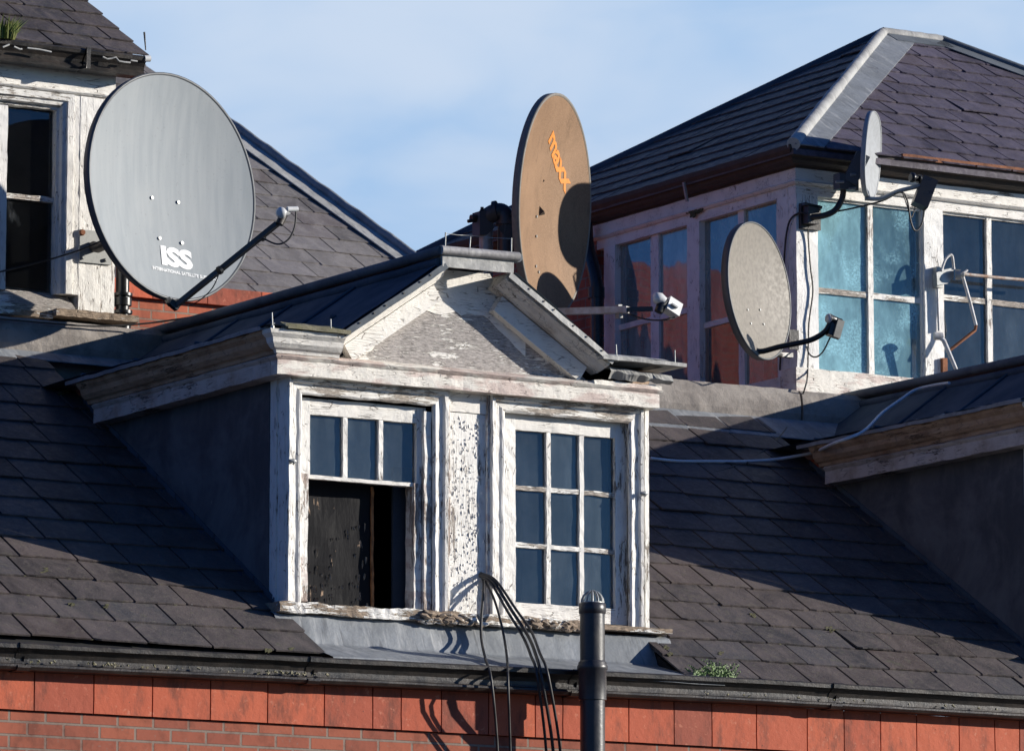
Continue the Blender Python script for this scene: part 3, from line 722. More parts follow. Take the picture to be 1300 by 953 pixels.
MB().wbox(-.1, px(73,3.69,250), 3.675, 3.72, z_-.017, z_+.017, .04, .004).build('glazing_bar', 'paint_head', so)
zg = P(40,368,'y',3.7).z
for za_, zb_ in ((zg-.02, z_), (z_, 15.23)):
    MB().add([(px(3,3.705,250),3.705,za_),(.42,3.705,za_),(.42,3.705,zb_),(px(3,3.705,250),3.705,zb_)], [(0,1,2,3)]).build('pane', 'glass_clear', so)
MB().add([(-.4,3.75,13.9),(.5,3.75,13.9),(.5,3.75,15.3),(-.4,3.75,15.3)], [(0,1,2,3)]).build('blackout', 'room_dark', so)
b = MB(); b.poly([(-4,3.57,13.905),(-4,3.73,14.03),(-4,3.73,13.86),(-4,3.57,13.86)], (4+px(93,yf,390),0,0)); b.build('sill', 'bare_timber', ua)
b = MB(); b.wbox(px(70,3.52,400), .93, 3.50, 3.74, 13.835, 13.882, .03, .006); b.wbox(-4, px(70,3.52,400), 3.55, 3.74, 13.82, 13.86, .06, .004); b.build('sill', 'rotten_timber', ua)
b = MB(); b.box(-4, .80, 3.62, 3.8, 13.6, 13.83); b.build('base', 'room_dark', ua)
# roof
rws = [0+i*.262 for i in range(14)]
s_ = MB(); slates(s_, (0,3.50,15.585), (1,0,0), (0,1,.6), rws, -4, 1.0, .36, [(1,0,.985)], wj=.12)
s_.poly([(-4,3.5,15.57),(.93,3.5,15.57),(.93,6.2,17.19),(-4,6.2,17.19)], (0,0,-.05)); s_.build('roof', 'slate', ua)
b = MB(); b.poly([(.90,3.56,15.53),(.90,6.2,17.1),(.90,6.2,15.4)], (-.05,0,0)); b.build('gable', 'iron_old', ua)
gp2 = [(0,0),(.018,.002),(.024,-.01),(.018,-.03),(0,-.04),(-.02,-.065),(-.03,-.09),(-.01,-.115),(-.015,-.13),(-.12,-.13),(-.12,0)]
b = MB()
for xa_, xb_ in ((-4,-.9),(-.89,px(108,3.42,80)),(px(110,3.42,80),px(187,3.42,80))):
    b.sweep([(xb_,3.44),(xa_,3.44)], [(o, 15.590+z) for o, z in gp2], .1, .003)
go = b.build('gutter', 'iron', ua)
b = MB(); xx = px(111,3.42,80); b.bar((xx,3.402,15.60),(xx,3.412,15.46), .03, .01, (0,1,0)); b.bar((xx,3.41,15.47),(xx-.05,3.56,15.47), .03, .02); b.build('gutter_bracket', 'iron', go)
b = MB(); xx = px(186,3.42,73); b.tube([(xx-.012,3.43,15.575),(xx+.03,3.43,15.58)], .022, 10); b.build('gutter_stop', 'white_plastic', go)
b = MB(); q = P(185, 64, 'y', 3.43); b.tube([q, q+Vector((-.012,0,.12))], [.004,.007], 6); b.build('bird_spike', 'iron', ua)
# torn strips of pale felt caught under the gutter lip
for pts in (((105,352),(150,372),(165,368)), ((205,362),(290,372),(340,382),(385,392)), ((770,428),(805,445),(838,440),(870,432),(888,458)), ((890,460),(930,468),(978,472)), ((980,455),(1030,462)), ((20,355),(45,345),(70,335))):
    b = MB(); b.tube([P(a/5.909, c/5.909, 'y', 3.402) for a, c in pts], .0065, 5); b.build('felt_strip', 'lead_bright', go)
# black rainwater pipe against the corner
dpp = thing('downpipe', 'short black plastic downpipe beside the peeling white corner board, under the big grey dish', 'pipe', (.87, 3.72, 13.7))
b = MB(); q = P(157, 380, 'y', 3.66); b.tube([(q.x, 3.68, 13.70), (q.x, 3.68, 14.5)], .045, 14); b.build('pipe', 'black_plastic', dpp)
for pz, hh, rr in ((378, .05, .062), (394, .02, .068), (372,.018,.067)):
    z_ = P(157, pz, 'y', 3.66).z; b = MB(); b.tube([(q.x,3.68,z_-hh),(q.x,3.68,z_)], rr, 16); b.build('collar', 'black_plastic', dpp)
b = MB(); b.tube([(q.x,3.68,13.80),(q.x,3.68,13.84)], .058, 14); b.build('collar', 'black_plastic', dpp)

# grass in the gutter
def tuft(center, n, h, spread, mat, name, label, cat, wide=.004):
    b = MB()
    for _ in range(n):
        a = random.uniform(0, 2*math.pi); r = random.random()**.7*spread; base = Vector(center)+Vector((math.cos(a)*r, math.sin(a)*r*.5, 0)); hh = h*random.uniform(.4, 1)
        lean = Vector((math.cos(a)*.5+random.uniform(-.3,.3), math.sin(a)*.4, 0))*hh; s1 = Vector((wide, 0, 0)) if random.random() < .6 else Vector((0, wide, wide))
        m1 = base+Vector((0,0,hh*.55))+lean*.3; t = base+Vector((0,0,hh))+lean
        b.add([base-s1, base+s1, m1+s1, m1-s1, t], [(0,1,2,3),(3,2,4)])
    return solo(b, name, mat, label, cat)
q = P(3, 50, 'y', 3.43); tuft(q, 240, .16, .09, 'grass_green', 'grass_tuft', 'tuft of yellow green grass growing out of the top left gutter', 'plant')

# ------------------------------------------------------------------ rear building
YR = 11.0; zR = P(250, 364, 'y', YR).z
rb = thing('rear_building', 'building behind with red brick parapet, red coping and tall slate slope edged in lead', 'building', (5.5, YR+.2, 13.6))
b = MB(); b.box(3.4, 8.2, YR, YR+.25, 13.0, zR-.145); b.build('parapet_wall', 'brick_orange', rb)
x = 3.4
while x < 8.2:
    b = MB(); b.wbox(x+.004, x+.496, YR-.05, YR+.3, zR-.14, zR, .08, .002); b.build('coping', 'terracotta_edge', rb); x += .5
ys0 = YR+.35; cR = zR+.0-.6*ys0
e1 = PP(520, 326, (0,-.6,1), cR); e2 = PP(285, 156, (0,-.6,1), cR)
vv = lambda p: (p.y-ys0)*c31
kk = (e2.x-e1.x)/(vv(e2)-vv(e1))
s_ = MB()
slates(s_, (0,ys0,zR), (1,0,0), (0,1,.6), [i*.33 for i in range(-1,24)], 3.0, 9, .47, [(1,-kk,e1.x-kk*vv(e1)-.03),(0,-1,0),(0,1,7)], wj=.05, th=.007)
s_.poly([(3,ys0,zR-.02),(e1.x-kk*vv(e1),ys0,zR-.02),(e1.x+kk*(7-vv(e1))-.02,ys0+7/c31,zR-.02+7*.6/c31),(3,ys0+7/c31,zR-.02+7*.6/c31)], (0,0,-.05))
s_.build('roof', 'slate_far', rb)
f0 = PP(545, 344, (0,-.6,1), cR+.04); f1 = PP(240, 123, (0,-.6,1), cR+.04); dd = (f1-f0)
sdx = Vector((.20,0,0)); b = MB(); b.poly([f0-sdx, f0, f1, f1-sdx], (0,0,.012)); b.build('lead_verge', 'lead_bright', rb)
b = MB(); b.tube([f0+Vector((.02,0,.03))+dd*(i/24)+Vector((0,0,.006*math.sin(i*2.1))) for i in range(25)], .04, 10); b.build('verge_roll', 'lead', rb)
b = MB(); b.poly([f0+Vector((.0,0,-.1)), f1+Vector((.0,0,-.1)), Vector((f1.x,f1.y,13.5)), Vector((f0.x,f0.y,13.5))], (-.05,0,0)); b.build('gable', 'brick', rb)

# brick house out of the picture whose sunlit wall shows in the side glass
d_ = ray(828, 335); g0 = P(828, 335, 'x', 6.18); Yw = 19.0
ztop = g0.z + (Yw-g0.y)*d_.z/d_.y
b = MB(); b.box(-12, 3.4, Yw, Yw+3, 0, ztop); nb = solo(b, 'brick_house', 'brick_red', 'plain red brick house reflected in the side windows of the corner storey', 'house')

# ------------------------------------------------------------------ corner storey with hipped roof
tw = thing('corner_storey', 'glazed corner storey with white window frames, rusty gutter and hipped slate roof', 'building', (8.5, 6, 13.6))
xs = 6.18; yb = 6.25
FX = lambda p, q=360: P(p, q, 'y', 3.6).x
SY = lambda p, q=300: P(p, q, 'x', xs).y
b = MB(); b.box(xs, 12, yb, 9.0, 13.3, 15.42); b.build('brick_wall', 'brick', tw)
b = MB(); b.box(xs+1.6, 12, 4.9, 5.0, 13.3, 15.4); b.box(6.3, 12, 3.75, 9, 15.39, 15.42); b.build('room', 'room_dark', tw)
# base/sill
b = MB(); b.wbox(xs-.03, 12, 3.57, 3.76, 13.78, 13.975, .08, .004); b.build('sill', 'paint_fascia', tw)
b = MB(); b.wbox(xs-.03, xs+.12, 3.77, yb, 13.72, 13.93, .1, .003); b.build('sill', 'paint_sound', tw)
# friezes
b = MB(); b.sweep([(12,3.6),(xs,3.6),(xs,yb+.1)], [(-.1,15.30),(.01,15.30),(.014,15.40),(-.1,15.42)], .1, .002); b.build('frieze', 'paint_sound', tw)
b = MB(); b.sweep([(12,3.6),(xs,3.6),(xs,yb+.1)], [(0,15.283),(.016,15.287),(.03,15.302),(.02,15.313),(0,15.315),(-.05,15.30)], .1, .002); b.build('moulding', 'paint_sound', tw)
b = MB(); b.wbox(xs+.0, 12, 3.605, 3.70, 15.215, 15.285, .1, .002); b.wbox(xs+.003, xs+.09, 3.71, yb, 15.215, 15.285, .1, .002); b.build('head', 'paint_sound', tw)
# gutter
gp3 = [(0,15.40),(.0,15.415),(.05,15.42),(.075,15.435),(.085,15.46),(.11,15.475),(.125,15.50),(.13,15.53),(.12,15.535),(-.02,15.52),(-.05,15.40)]
b = MB(); b.sweep([(12,3.6),(xs,3.6),(xs,8.85)], [(o*1.1+.016, z) for o, z in gp3], .12, .005); go = b.build('gutter', 'iron_old', tw)
b = MB(); b.sweep([(12,3.6),(FX(1128,205),3.6)], [(.150,15.525),(.176,15.522),(.178,15.555),(.15,15.562)], .1, .004); b.build('rusty_lip', 'rust', go)
b = MB(); q = P(868, 240, 'x', 6.02); b.bar(q+Vector((0,0,.05)), q+Vector((.03,.0,-.09)), .015, .02, (0,1,0)); b.build('gutter_bracket', 'galvanised', go)
mo = MB()
q0 = P(884, 268, 'x', 6.168)
for i in range(150):
    t = random.gauss(0, .4); q = q0+Vector((-.004-random.random()*.006, t*.10, -abs(random.gauss(0,.016))+.01)); r = random.uniform(.005,.012); mo.tube([q0+Vector((0,t*.05,0)), q], [.003, r], 5)
    mo.tube([q, q+Vector((-.003,random.uniform(-.01,.01),random.uniform(-.012,.008)))], [r, r*.4], 5)
solo(mo, 'moss_clump', 'moss', 'dark green moss hanging below the left gutter of the corner storey', 'moss')
# front posts and glazing
zb0 = P(1040, 476, 'y', 3.62).z
posts = [(xs, FX(1039)), (FX(1174), FX(1198)), (FX(1335), FX(1362)), (FX(1500), FX(1522))]
for i, (a, c) in enumerate(posts):
    b = MB(); b.wbox(a+(.001 if i == 0 else 0), c, 3.60, 3.70, zb0-.01, 15.215, .06, .003)
    if i: b.wbox(a-.012, a+.02, 3.622, 3.70, zb0, 15.215, .06, .002)
    b.build('post', 'paint_sound_z', tw)
def lights(bounds, y, mid, zt, zb, mull, gm, back, back_y, barw=.03):
    x0, x1 = bounds
    o = MB().wbox(x0, x1, y, y+.03, zb, zb+.025, .06, .002).build('window_frame', 'paint_sound', tw)
    MB().wbox(x0, x1, y, y+.03, zt-.02, zt, .06, .002).build('top_rail', 'paint_sound', o)
    MB().wbox(mull[0], mull[1], y-.005, y+.045, zb+.01, zt-.01, .05, .003).build('mullion', 'paint_bar', o)
    for m_ in mid:
        MB().wbox(x0, mull[0], y+.003, y+.035, m_-.02, m_+.02, .04, .003).build('glazing_bar', 'paint_head', o)
        MB().wbox(mull[1], x1, y+.003, y+.035, m_-.02, m_+.02, .04, .003, 5).build('glazing_bar', 'paint_head', o)
    zz = [zb]+list(mid)+[zt]
    for a, c in ((x0, mull[0]), (mull[1], x1)):
        for z0, z1 in zip(zz[:-1], zz[1:]):
            MB().add([(a,y+.02,z0),(c,y+.02,z0),(c,y+.02,z1),(a,y+.02,z1)], [(0,1,2,3)]).build('pane', gm, o)
    cu = MB(); n = 46; pts = []
    for i in range(n+1):
        xx = x0-.02+(x1-x0+.04)*i/n; pts.append((xx, y+back_y+.012*math.sin(i*1.3)+.006*math.sin(i*2.9)))
    cu.ring([[Vector((xx,yy,zb-.05)) for xx, yy in pts], [Vector((xx,yy,zt+.02)) for xx, yy in pts]], True, False, False)
    cu.build('curtain', back, o)
zt0 = 15.218
lights((FX(1039), FX(1174)), 3.63, [P(1105,375,'y',3.63).z], zt0, zb0, (FX(1105), FX(1111.5)), 'glass_frosty', 'curtain_teal', .16)
lights((FX(1198), FX(1335)), 3.63, [P(1198,377,'y',3.63).z], zt0, zb0, (FX(1256), FX(1262)), 'glass', 'curtain_deep', .22)
lights((FX(1362), FX(1500)), 3.63, [P(1198,377,'y',3.63).z], zt0, zb0, (FX(1425), FX(1431)), 'glass', 'curtain_deep', .22)
# side lights (face -x)
sp = [(766.5,780.5,0),(821.5,831.6,1),(872,887.5,0),(932.5,940,1),(986,1008,0)]
for i, (a, c, kind) in enumerate(sp):
    y1, y0 = SY(a), SY(c) if i < 4 else 3.701
    b = MB(); d = .0 if kind == 0 else .03
    b.wbox(xs+d, xs+.08, y0, y1, 13.93, 15.215, .06, .003); b.build('post' if kind == 0 else 'mullion', 'paint_sound_z', tw)
pan = [(780.5,821.5),(831.6,872),(887.5,932.5),(940,986)]
for i, (a, c) in enumerate(pan):
    y1, y0 = SY(a), SY(c)
    zm = P(777, 421, 'x', xs+.04).z if i < 2 else P(871, 394, 'x', xs+.04).z
    if i < 2: zm = P(790, 415, 'x', xs+.04).z
    else: zm = P(900, 412, 'x', xs+.04).z
    o = MB().wbox(xs+.035, xs+.07, y0, y1, zm-.02, zm+.02, .04, .003, i).build('glazing_bar', 'paint_sound', tw)
    for z0, z1 in ((13.93, zm), (zm, 15.22)):
        MB().add([(xs+.05,y1,z0),(xs+.05,y0,z0),(xs+.05,y0,z1),(xs+.05,y1,z1)], [(0,1,2,3)]).build('pane', 'glass_side', tw)
MB().box(xs+.5, xs+.52, 3.9, yb, 13.5, 15.4).build('partition', 'room_dark', tw)
# roof planes
ex, ey, ez = 6.045, 3.43, 15.50
A1 = Vector((8.66, 6.045, 17.08)); A2 = Vector((9.22, 6.045, 17.08)); bk = 2*6.045-ey
Sf = (A1.z-ez)/(A1.y-ey); cf = math.sqrt(1+Sf*Sf); Ss = (A1.z-ez)/(A1.x-ex); cs = math.sqrt(1+Ss*Ss)
rwf = [i*.258 for i in range(13)]
lenf = (A1.y-ey)*cf; lens = (A1.x-ex)*cs
b = MB()
s1 = (A1.x-ex)/lenf; xe = A2.x+(A1.x-ex)
slates(b, (0,ey,ez), (1,0,0), (0,1,Sf), rwf, ex, xe, .31, [(-1,s1,-ex-.02),(1,s1,xe-.02),(0,1,lenf-.03)], wj=.08)
b.poly([(ex,ey,ez),(xe,ey,ez),tuple(A2),tuple(A1)], (0,0,-.04)); b.build('front_slope', 'slate_purple', tw)
b = MB(); s2 = (A1.y-ey)/lens
# left slope: u runs toward the street (-y)
slates(b, (ex,0,ez), (0,-1,0), (1,0,Ss), rwf, -bk, -ey, .31, [(1,s2,-ey-.02),(-1,s2,bk-.02),(0,1,lens-.03)], wj=.08, th=.010)
b.poly([(ex,ey,ez),tuple(A1),(ex,bk,ez)], (0,0,-.04)); b.build('side_slope', 'slate', tw)
b = MB(); b.poly([(ex,bk,ez),tuple(A1),tuple(A2),(xe,bk,ez)], (0,0,-.04)); b.poly([(xe,ey,ez),(xe,bk,ez),tuple(A2)], (0,0,-.04)); b.build('back_slope', 'slate', tw)
def roll(a, c, r, mat, name='ridge_roll', lift=.03):
    b = MB(); a = Vector(a); c = Vector(c); n = 8; b.tube([a+(c-a)*(i/n)+Vector((0,0,lift+.003*math.sin(i*3))) for i in range(n+1)], r, 12); return b.build(name, mat, tw)
cor = Vector((ex, ey, ez)); roll(cor+Vector((0,0,.0)), cor.lerp(A1,.48), .048, 'lead_bright'); roll(cor.lerp(A1,.475), A1, .044, 'lead_bright')
roll(A1, A2, .045, 'lead_bright'); roll(A2, Vector((xe,ey,ez)), .045, 'lead_dull'); roll(A1, Vector((ex,bk,ez)), .04, 'lead_roof')
# lead soakers beside the hip and under the ridge
Uf = Vector((1,0,0)); b = MB(); nf = Vector((0,-Sf,1)).normalized()
b.poly([cor+nf*.03, cor+Uf*.25+nf*.03, A1+Vector((.17,-.16,-.16*Sf))+nf*.03, A1+nf*.03], nf*.008); b.build('lead_soaker', 'lead', tw)
b = MB(); b.poly([A1+Vector((.02,-.15,-.15*Sf))+nf*.034, A2+Vector((0,-.15,-.15*Sf))+nf*.034, A2+nf*.034, A1+nf*.034], nf*.008)
dR = Vector((xe,ey,ez))-A2
b.poly([A2+Vector((-.14,-.10,-.10*Sf))+nf*.034, A2+Vector((-.14,-.10,-.10*Sf))+dR+nf*.034, A2+dR+nf*.034, A2+nf*.034], nf*.008); b.build('lead_soaker', 'lead_dull', tw)
# black pipe down the brick beside the side windows
bp = thing('downpipe', 'black swan necked downpipe on the brick beside the side windows of the corner storey', 'pipe', (6.1, 6.4, 13.7))
b = MB(); b.tube(smoothpath([P(744,285,'x',6.08), P(746,310,'x',6.08), P(752,335,'x',6.08), P(757,360,'x',6.08), P(758,400,'x',6.08), P(758,500,'x',6.08)]), .05, 12); b.build('pipe', 'black_plastic', bp)
b = MB(); q = P(757,372,'x',6.08); b.tube([q-Vector((0,0,.04)), q+Vector((0,0,.04))], .064, 12); b.build('collar', 'black_plastic', bp)

# ------------------------------------------------------------------ dishes
def facing(th, ph):
    th, ph = R_(th), R_(ph); return (-fw*math.cos(th) + (rt*math.cos(ph)+up*math.sin(ph))*math.sin(th)).normalized()
class Dish:
    def __init__(s, label, c, n, R, asp, depth, face, lip, group='satellite dishes', pw=2.0, lipw=.035, roll=0.0):
        s.c = Vector(c); s.n = n; z = Vector((0,0,1)); s.v = (z-n*z.dot(n)).normalized(); s.u = s.v.cross(n).normalized()
        if roll: v0, u0 = s.v, s.u; s.v = v0*math.cos(roll)+u0*math.sin(roll); s.u = s.v.cross(n).normalized()
        s.R, s.asp, s.depth, s.pw = R, asp, depth, pw
        s.root = thing('satellite_dish', label, 'satellite dish', s.at(0,-1), group)
        def shell(r, ph, off):
            cu, sv = math.cos(ph), math.sin(ph); e = 2/pw
            a = (abs(cu)**e)*(1 if cu > 0 else -1); b_ = (abs(sv)**e)*(1 if sv > 0 else -1)
            return s.c+s.u*(R*asp*r*a)+s.v*(R*r*b_)-n*(depth*(1-r*r))+n*off
        NR, NP = 14, 72
        b = MB(); vs = [shell(0, 0, 0)]
        for i in range(1, NR+1): vs += [shell(i/NR, 2*math.pi*j/NP, 0) for j in range(NP)]
        fs = [(0, 1+j, 1+(j+1) % NP) for j in range(NP)]
        for i in range(1, NR):
            for j in range(NP): a = 1+(i-1)*NP+j; a2 = 1+(i-1)*NP+(j+1) % NP; fs.append((a, a+NP, a2+NP, a2))
        b.add(vs, fs, True); b.build('reflector', face, s.root)
        b = MB(); rings = []
        for (rr, off) in ((.995,.001),(1.006,.007),(1.02,.004),(1.022,-.006),(1.016,-lipw),(.985,-lipw),(.93,-.02),(.7,-.014),(.4,-.014),(.08,-.014)):
            rings.append([shell(rr if rr < 1 else 1, 2*math.pi*j/NP, 0)+(shell(1,2*math.pi*j/NP,0)-s.c).normalized()*(R*(rr-1) if rr > 1 else 0)+n*off for j in range(NP)])
        b.ring(rings, True, False); b.add(rings[-1], [tuple(range(NP))]); b.build('rim', lip, s.root)
    def at(s, a, b, off=0.0):
        r2 = a*a+b*b; return s.c+s.u*(s.R*s.asp*a)+s.v*(s.R*b)-s.n*(s.depth*max(0, 1-r2))+s.n*off
    def lettering(s, text, size, a, b, rot, mat, name, ext=0.0, sx=1.0, spacing=1.0, shear=0):
        cu = bpy.data.curves.new('tmp', 'FONT'); cu.body = text; cu.size = size; cu.align_x = 'CENTER'; cu.align_y = 'CENTER'; cu.offset = ext; cu.space_character = spacing; cu.shear = shear
        cu.resolution_u = 3; o = bpy.data.objects.new('tmp', cu); COL.objects.link(o); bpy.context.view_layer.update()
        me = bpy.data.meshes.new_from_object(o.evaluated_get(bpy.context.evaluated_depsgraph_get()))
        bpy.data.objects.remove(o); mb = MB(); ca, sa = math.cos(rot), math.sin(rot)
        def place(v, off):
            x, y = v.x*sx, v.y; xx, yy = x*ca-y*sa, x*sa+y*ca
            return s.at(a+xx/(s.R*s.asp), b+yy/s.R, off)
        fs = [tuple(p.vertices) for p in me.polygons]
        mb.add([place(v.co, .0035) for v in me.vertices], fs); return mb.build(name, mat, s.root)

# 1. the big grey dish at the left
n1_ = facing(46.0, 12.5)
D1 = Dish('big grey dish with white lettering, on a bracket beside the top left window', P(219.5, 237, 'y', 2.78), n1_, .732, .95, .085, 'dish_streaked', 'dish_back', lipw=.05)
D1.lettering('ISS', .165, .08, -.625, -.03, 'letter_white', 'lettering', .009, 1.35, 1.0)
D1.lettering('INTERNATIONAL SATELLITE SUPPLIERS', .030, .15, -.755, -.03, 'letter_white', 'lettering', .0012, 1.02)
for a, b_ in ((-.16,-.10),(.16,-.10),(-.10,-.46),(.17,-.47)):
    q = D1.at(a, b_, .004); MB().tube([q, q+D1.n*.006], .011, 10).build('bolt', 'galvanised', D1.root)
lnb1 = P(364, 268, 'y', 1.88); B1 = D1.at(.02, -1.0, -.02)
a0 = P(222, 389, 'y', 2.65)
b = MB(); b.bar(a0, P(352, 284, 'y', 1.96), .035, .030); b.build('feed_arm', 'black_plastic', D1.root)
b = MB(); b.bar(D1.at(-.05,-.97,-.05), a0+Vector((-.03,0,.01)), .03, .03); b.bar(a0+Vector((-.04,0,.03)), a0+Vector((0.02,0,-.01)), .045, .04); b.bar(D1.at(.08,-.97,-.04), a0, .02, .02); b.build('arm_bracket', 'iron', D1.root)
def lnb(D, q, ax, r, mat_body, mat_cap, ln=.11, box=None, name='feed_horn'):
    ax = Vector(ax).normalized(); b = MB()
    b.tube([q-ax*ln*.5, q-ax*ln*.3, q, q+ax*ln*.3], [r*.8, r*.9, r*.6, r*.6], 14); o = b.build(name, mat_body, D.root)
    b = MB(); b.tube([q-ax*(ln*.5+r*.5), q-ax*(ln*.5+r*.2), q-ax*ln*.42], [r*.55, r*1.0, r*1.08], 16); b.build('cap', mat_cap, o)
    return o
ln1 = lnb(D1, P(362,270,'y',1.90), (.62,.35,.12), .034, 'grey_plastic', 'white_plastic', .11)
b = MB(); q = P(368, 266, 'y', 1.89); b.tube([q-Vector((.02,0,.0)), q+Vector((.055,0,.008))], .017, 12); b.build('connector', 'white_plastic', D1.root)
b = MB(); q1 = P(358, 279, 'y', 1.93); b.tube([q1+Vector((-.02,0,-.03)), q1+Vector((.02,0,.05))], .026, 10); b.build('clamp', 'iron', D1.root)
b = MB(); b.tube(smoothpath([P(376,266,'y',1.89), P(374,288,'y',1.89), P(366,304,'y',1.90), P(352,310,'y',1.93), P(333,302,'y',2.03)]), .006, 7)
b.tube(smoothpath([P(279,345,'y',2.33), P(270,365,'y',2.38), P(255,380,'y',2.53), P(240,388,'y',2.61)]), .004, 6); b.build('cable', 'cable_black', D1.root)
for p, q in ((333,301),(279,343)):
    c = P(p, q, 'y', 2.08 if p > 300 else 2.31); b = MB(); b.tube([c+Vector((-.008,-.0,-.005)), c+Vector((.008,0,.005))], .028, 10); b.build('cable_tie', 'black_plastic', D1.root)
# wall plate and bracket arm
b = MB(); b.box(px(101,3.59,315), px(141,3.59,315), 3.585, 3.598, 14.215, 14.43); b.build('wall_plate', 'galvanised', D1.root)
for p, q in ((135,299),(106,327),(135,330)):
    c = P(p, q, 'y', 3.58); MB().tube([c, c+Vector((0,-.012,0))], .013, 8).build('bolt', 'galvanised', D1.root)
b = MB(); c = P(105,295,'y',3.575); b.tube([c+Vector((0,.01,0)), c+Vector((0,-.008,0))], [.022,.017], 10); b.build('rusty_bolt', 'rust', D1.root)
b = MB(); c = P(119,313,'y',3.58); b.tube([c, P(124,315,'y',3.5), P(146,306,'y',3.36), D1.c-D1.n*.10], [.036,.032,.030,.030], 12); b.build('mount_arm', 'iron', D1.root)

# 2. the brown dish in the middle
n2_ = facing(70.5, -1.5); c2 = P(705, 262, 'y', 3.76)
D2 = Dish('big faded brown dish with orange lettering, between the dormer and the corner storey', c2, n2_, .765, .975, .10, 'dish_brown', 'dish_beige', lipw=.05)
D2.lettering('maxx', .20, .25, .47, R_(-33), 'letter_orange', 'lettering', .006, 1.25, .95)
for a, b_ in ((-.15,-.12),(-.15,-.30),(-.20,-.58),(-.12,-.62)):
    q = D2.at(a, b_, .004); MB().tube([q, q+D2.n*.006], .010, 8).build('bolt', 'galvanised', D2.root)
pz = Vector((c2.x, c2.y, 0))-Vector((n2_.x, n2_.y, 0))*.30
pole = P(617, 318, 'y', c2.y+.33)
b = MB(); b.tube([(pole.x,pole.y,13.6),(pole.x,pole.y,14.92)], .048, 14); b.build('pole', 'galvanised', D2.root)
b = MB(); yk = pole.y; b.tube(smoothpath([P(643,330,'y',yk-.1), P(643,300,'y',yk-.1), P(643,280,'y',yk-.1), P(638,270,'y',yk-.08), P(628,270,'y',yk-.05), P(618,276,'y',yk)]), .062, 14); b.build('motor_pipe', 'soil_pipe', D2.root)
b = MB(); b.tube([P(643,286,'y',yk-.1), P(643,281,'y',yk-.1)], .075, 14); b.tube([P(632,268,'y',yk-.07), P(627,269,'y',yk-.05)], .075, 14); b.build('pipe_collar', 'soil_pipe', D2.root)
b = MB(); b.poly([P(609,268,'y',yk-.05),P(609,298,'y',yk-.05),P(618,298,'y',yk-.05),P(627,290,'y',yk-.05),P(626,280,'y',yk-.05),P(617,267,'y',yk-.05)], (.0,.10,0)); b.build('mount_plate', 'dish_back', D2.root)
b = MB(); b.bar(P(640,300,'y',yk-.1), D2.at(0,0,-.02), .10, .12); b.bar(P(650,275,'y',yk-.15), D2.at(0,.25,-.02), .05, .05); b.build('mount_head', 'iron', D2.root)
b = MB(); b.tube([P(594,281,'y',yk), P(606,279,'y',yk), P(612,266,'y',yk-.02)], [.012,.018,.012], 8); b.tube([P(598,277,'y',yk), P(605,277,'y',yk)], .026, 10); b.tube([P(612,263,'y',yk), P(612,280,'y',yk)], .012, 8); b.build('clamp', 'iron', D2.root)
arm0 = D2.at(-.02, -1.0, .03); le = P(838, 390, 'y', 3.45)
y_a = arm0.y
b = MB(); b.bar(P(700,396,'y',y_a), P(797,393,'y',y_a-.52), .045, .045); b.build('feed_arm', 'arm_white', D2.root)
b = MB(); b.bar(P(797,393,'y',y_a-.52), P(828,392,'y',y_a-.66), .03, .03); b.build('arm_end', 'black_plastic', D2.root)
b = MB(); b.bar(P(713,395,'y',y_a-.06), P(718,410,'y',y_a-.06), .03, .02); b.build('arm_clip', 'galvanised', D2.root); b = MB(); b.bar(P(785,387,'y',y_a-.45), P(786,404,'y',y_a-.45), .05, .03); b.build('arm_clip', 'galvanised', D2.root)
yl = y_a-.70
b = MB(); q = P(838,379,'y',yl); b.tube([q+Vector((-.045,.02,0)), q+Vector((-.03,.01,.002)), q, q+Vector((.03,-.01,-.02))], [.025,.043,.040,.03], 16); b.build('feed_cap', 'white_plastic', D2.root)
b = MB(); b.tube([P(836,396,'y',yl), P(840,386,'y',yl), P(846,382,'y',yl)], [.03,.036,.03], 10); b.build('horn_neck', 'black_plastic', D2.root)
b = MB(); c = P(853,390.5,'y',yl); ax = (P(862,396,'y',yl)-P(844,384,'y',yl)).normalized(); b.bar(c-ax*.055, c+ax*.055, .10, .075, (0,-1,.2)); lb = b.build('feed_box', 'white_plastic', D2.root)
b = MB(); b.bar(c-ax*.03+Vector((-.01,-.04,.0)), c+ax*.02+Vector((-.01,-.04,.0)), .012, .045, (0,-1,.2)); b.build('box_label', 'lead', lb)
b = MB(); b.tube(smoothpath([P(858,402,'y',yl), P(845,406,'y',yl), P(825,406,'y',yl+.1), P(808,402,'y',yl+.15), P(790,394,'y',y_a-.45)]), .006, 6); b.build('cable', 'cable_black', D2.root)

# 3. the small dish low on the corner post
n3_ = facing(61, 9); c3 = P(964, 369, 'y', 3.25)
D3 = Dish('small beige dish low on the white corner post, a black feed arm reaching right', c3, n3_, .475, .97, .06, 'dish_beige', 'dish_back', lipw=.05)
for a, b_ in ((-.22,-.30),(.20,-.24),(-.18,-.5),(.25,-.45)):
    q = D3.at(a, b_, .003); MB().tube([q, q+D3.n*.005], .008, 8).build('bolt', 'galvanised', D3.root)
ya = D3.at(0,-1).y
b = MB(); b.tube(smoothpath([P(955,442,'y',ya), P(966,446,'y',ya-.02), P(990,440,'y',ya-.1), P(1020,434,'y',ya-.2), P(1035,429,'y',ya-.25), P(1048,420,'y',ya-.3), P(1055,408,'y',ya-.32)]), .020, 8); b.build('feed_arm', 'black_plastic', D3.root)
yl = ya-.32
b = MB(); q = P(1055,406,'y',yl); b.tube([q+Vector((-.035,0,.012)), q+Vector((-.028,0,.012)), q+Vector((-.01,0,.006))], [.022,.032,.034], 14); b.build('feed_cap', 'arm_white', D3.root)
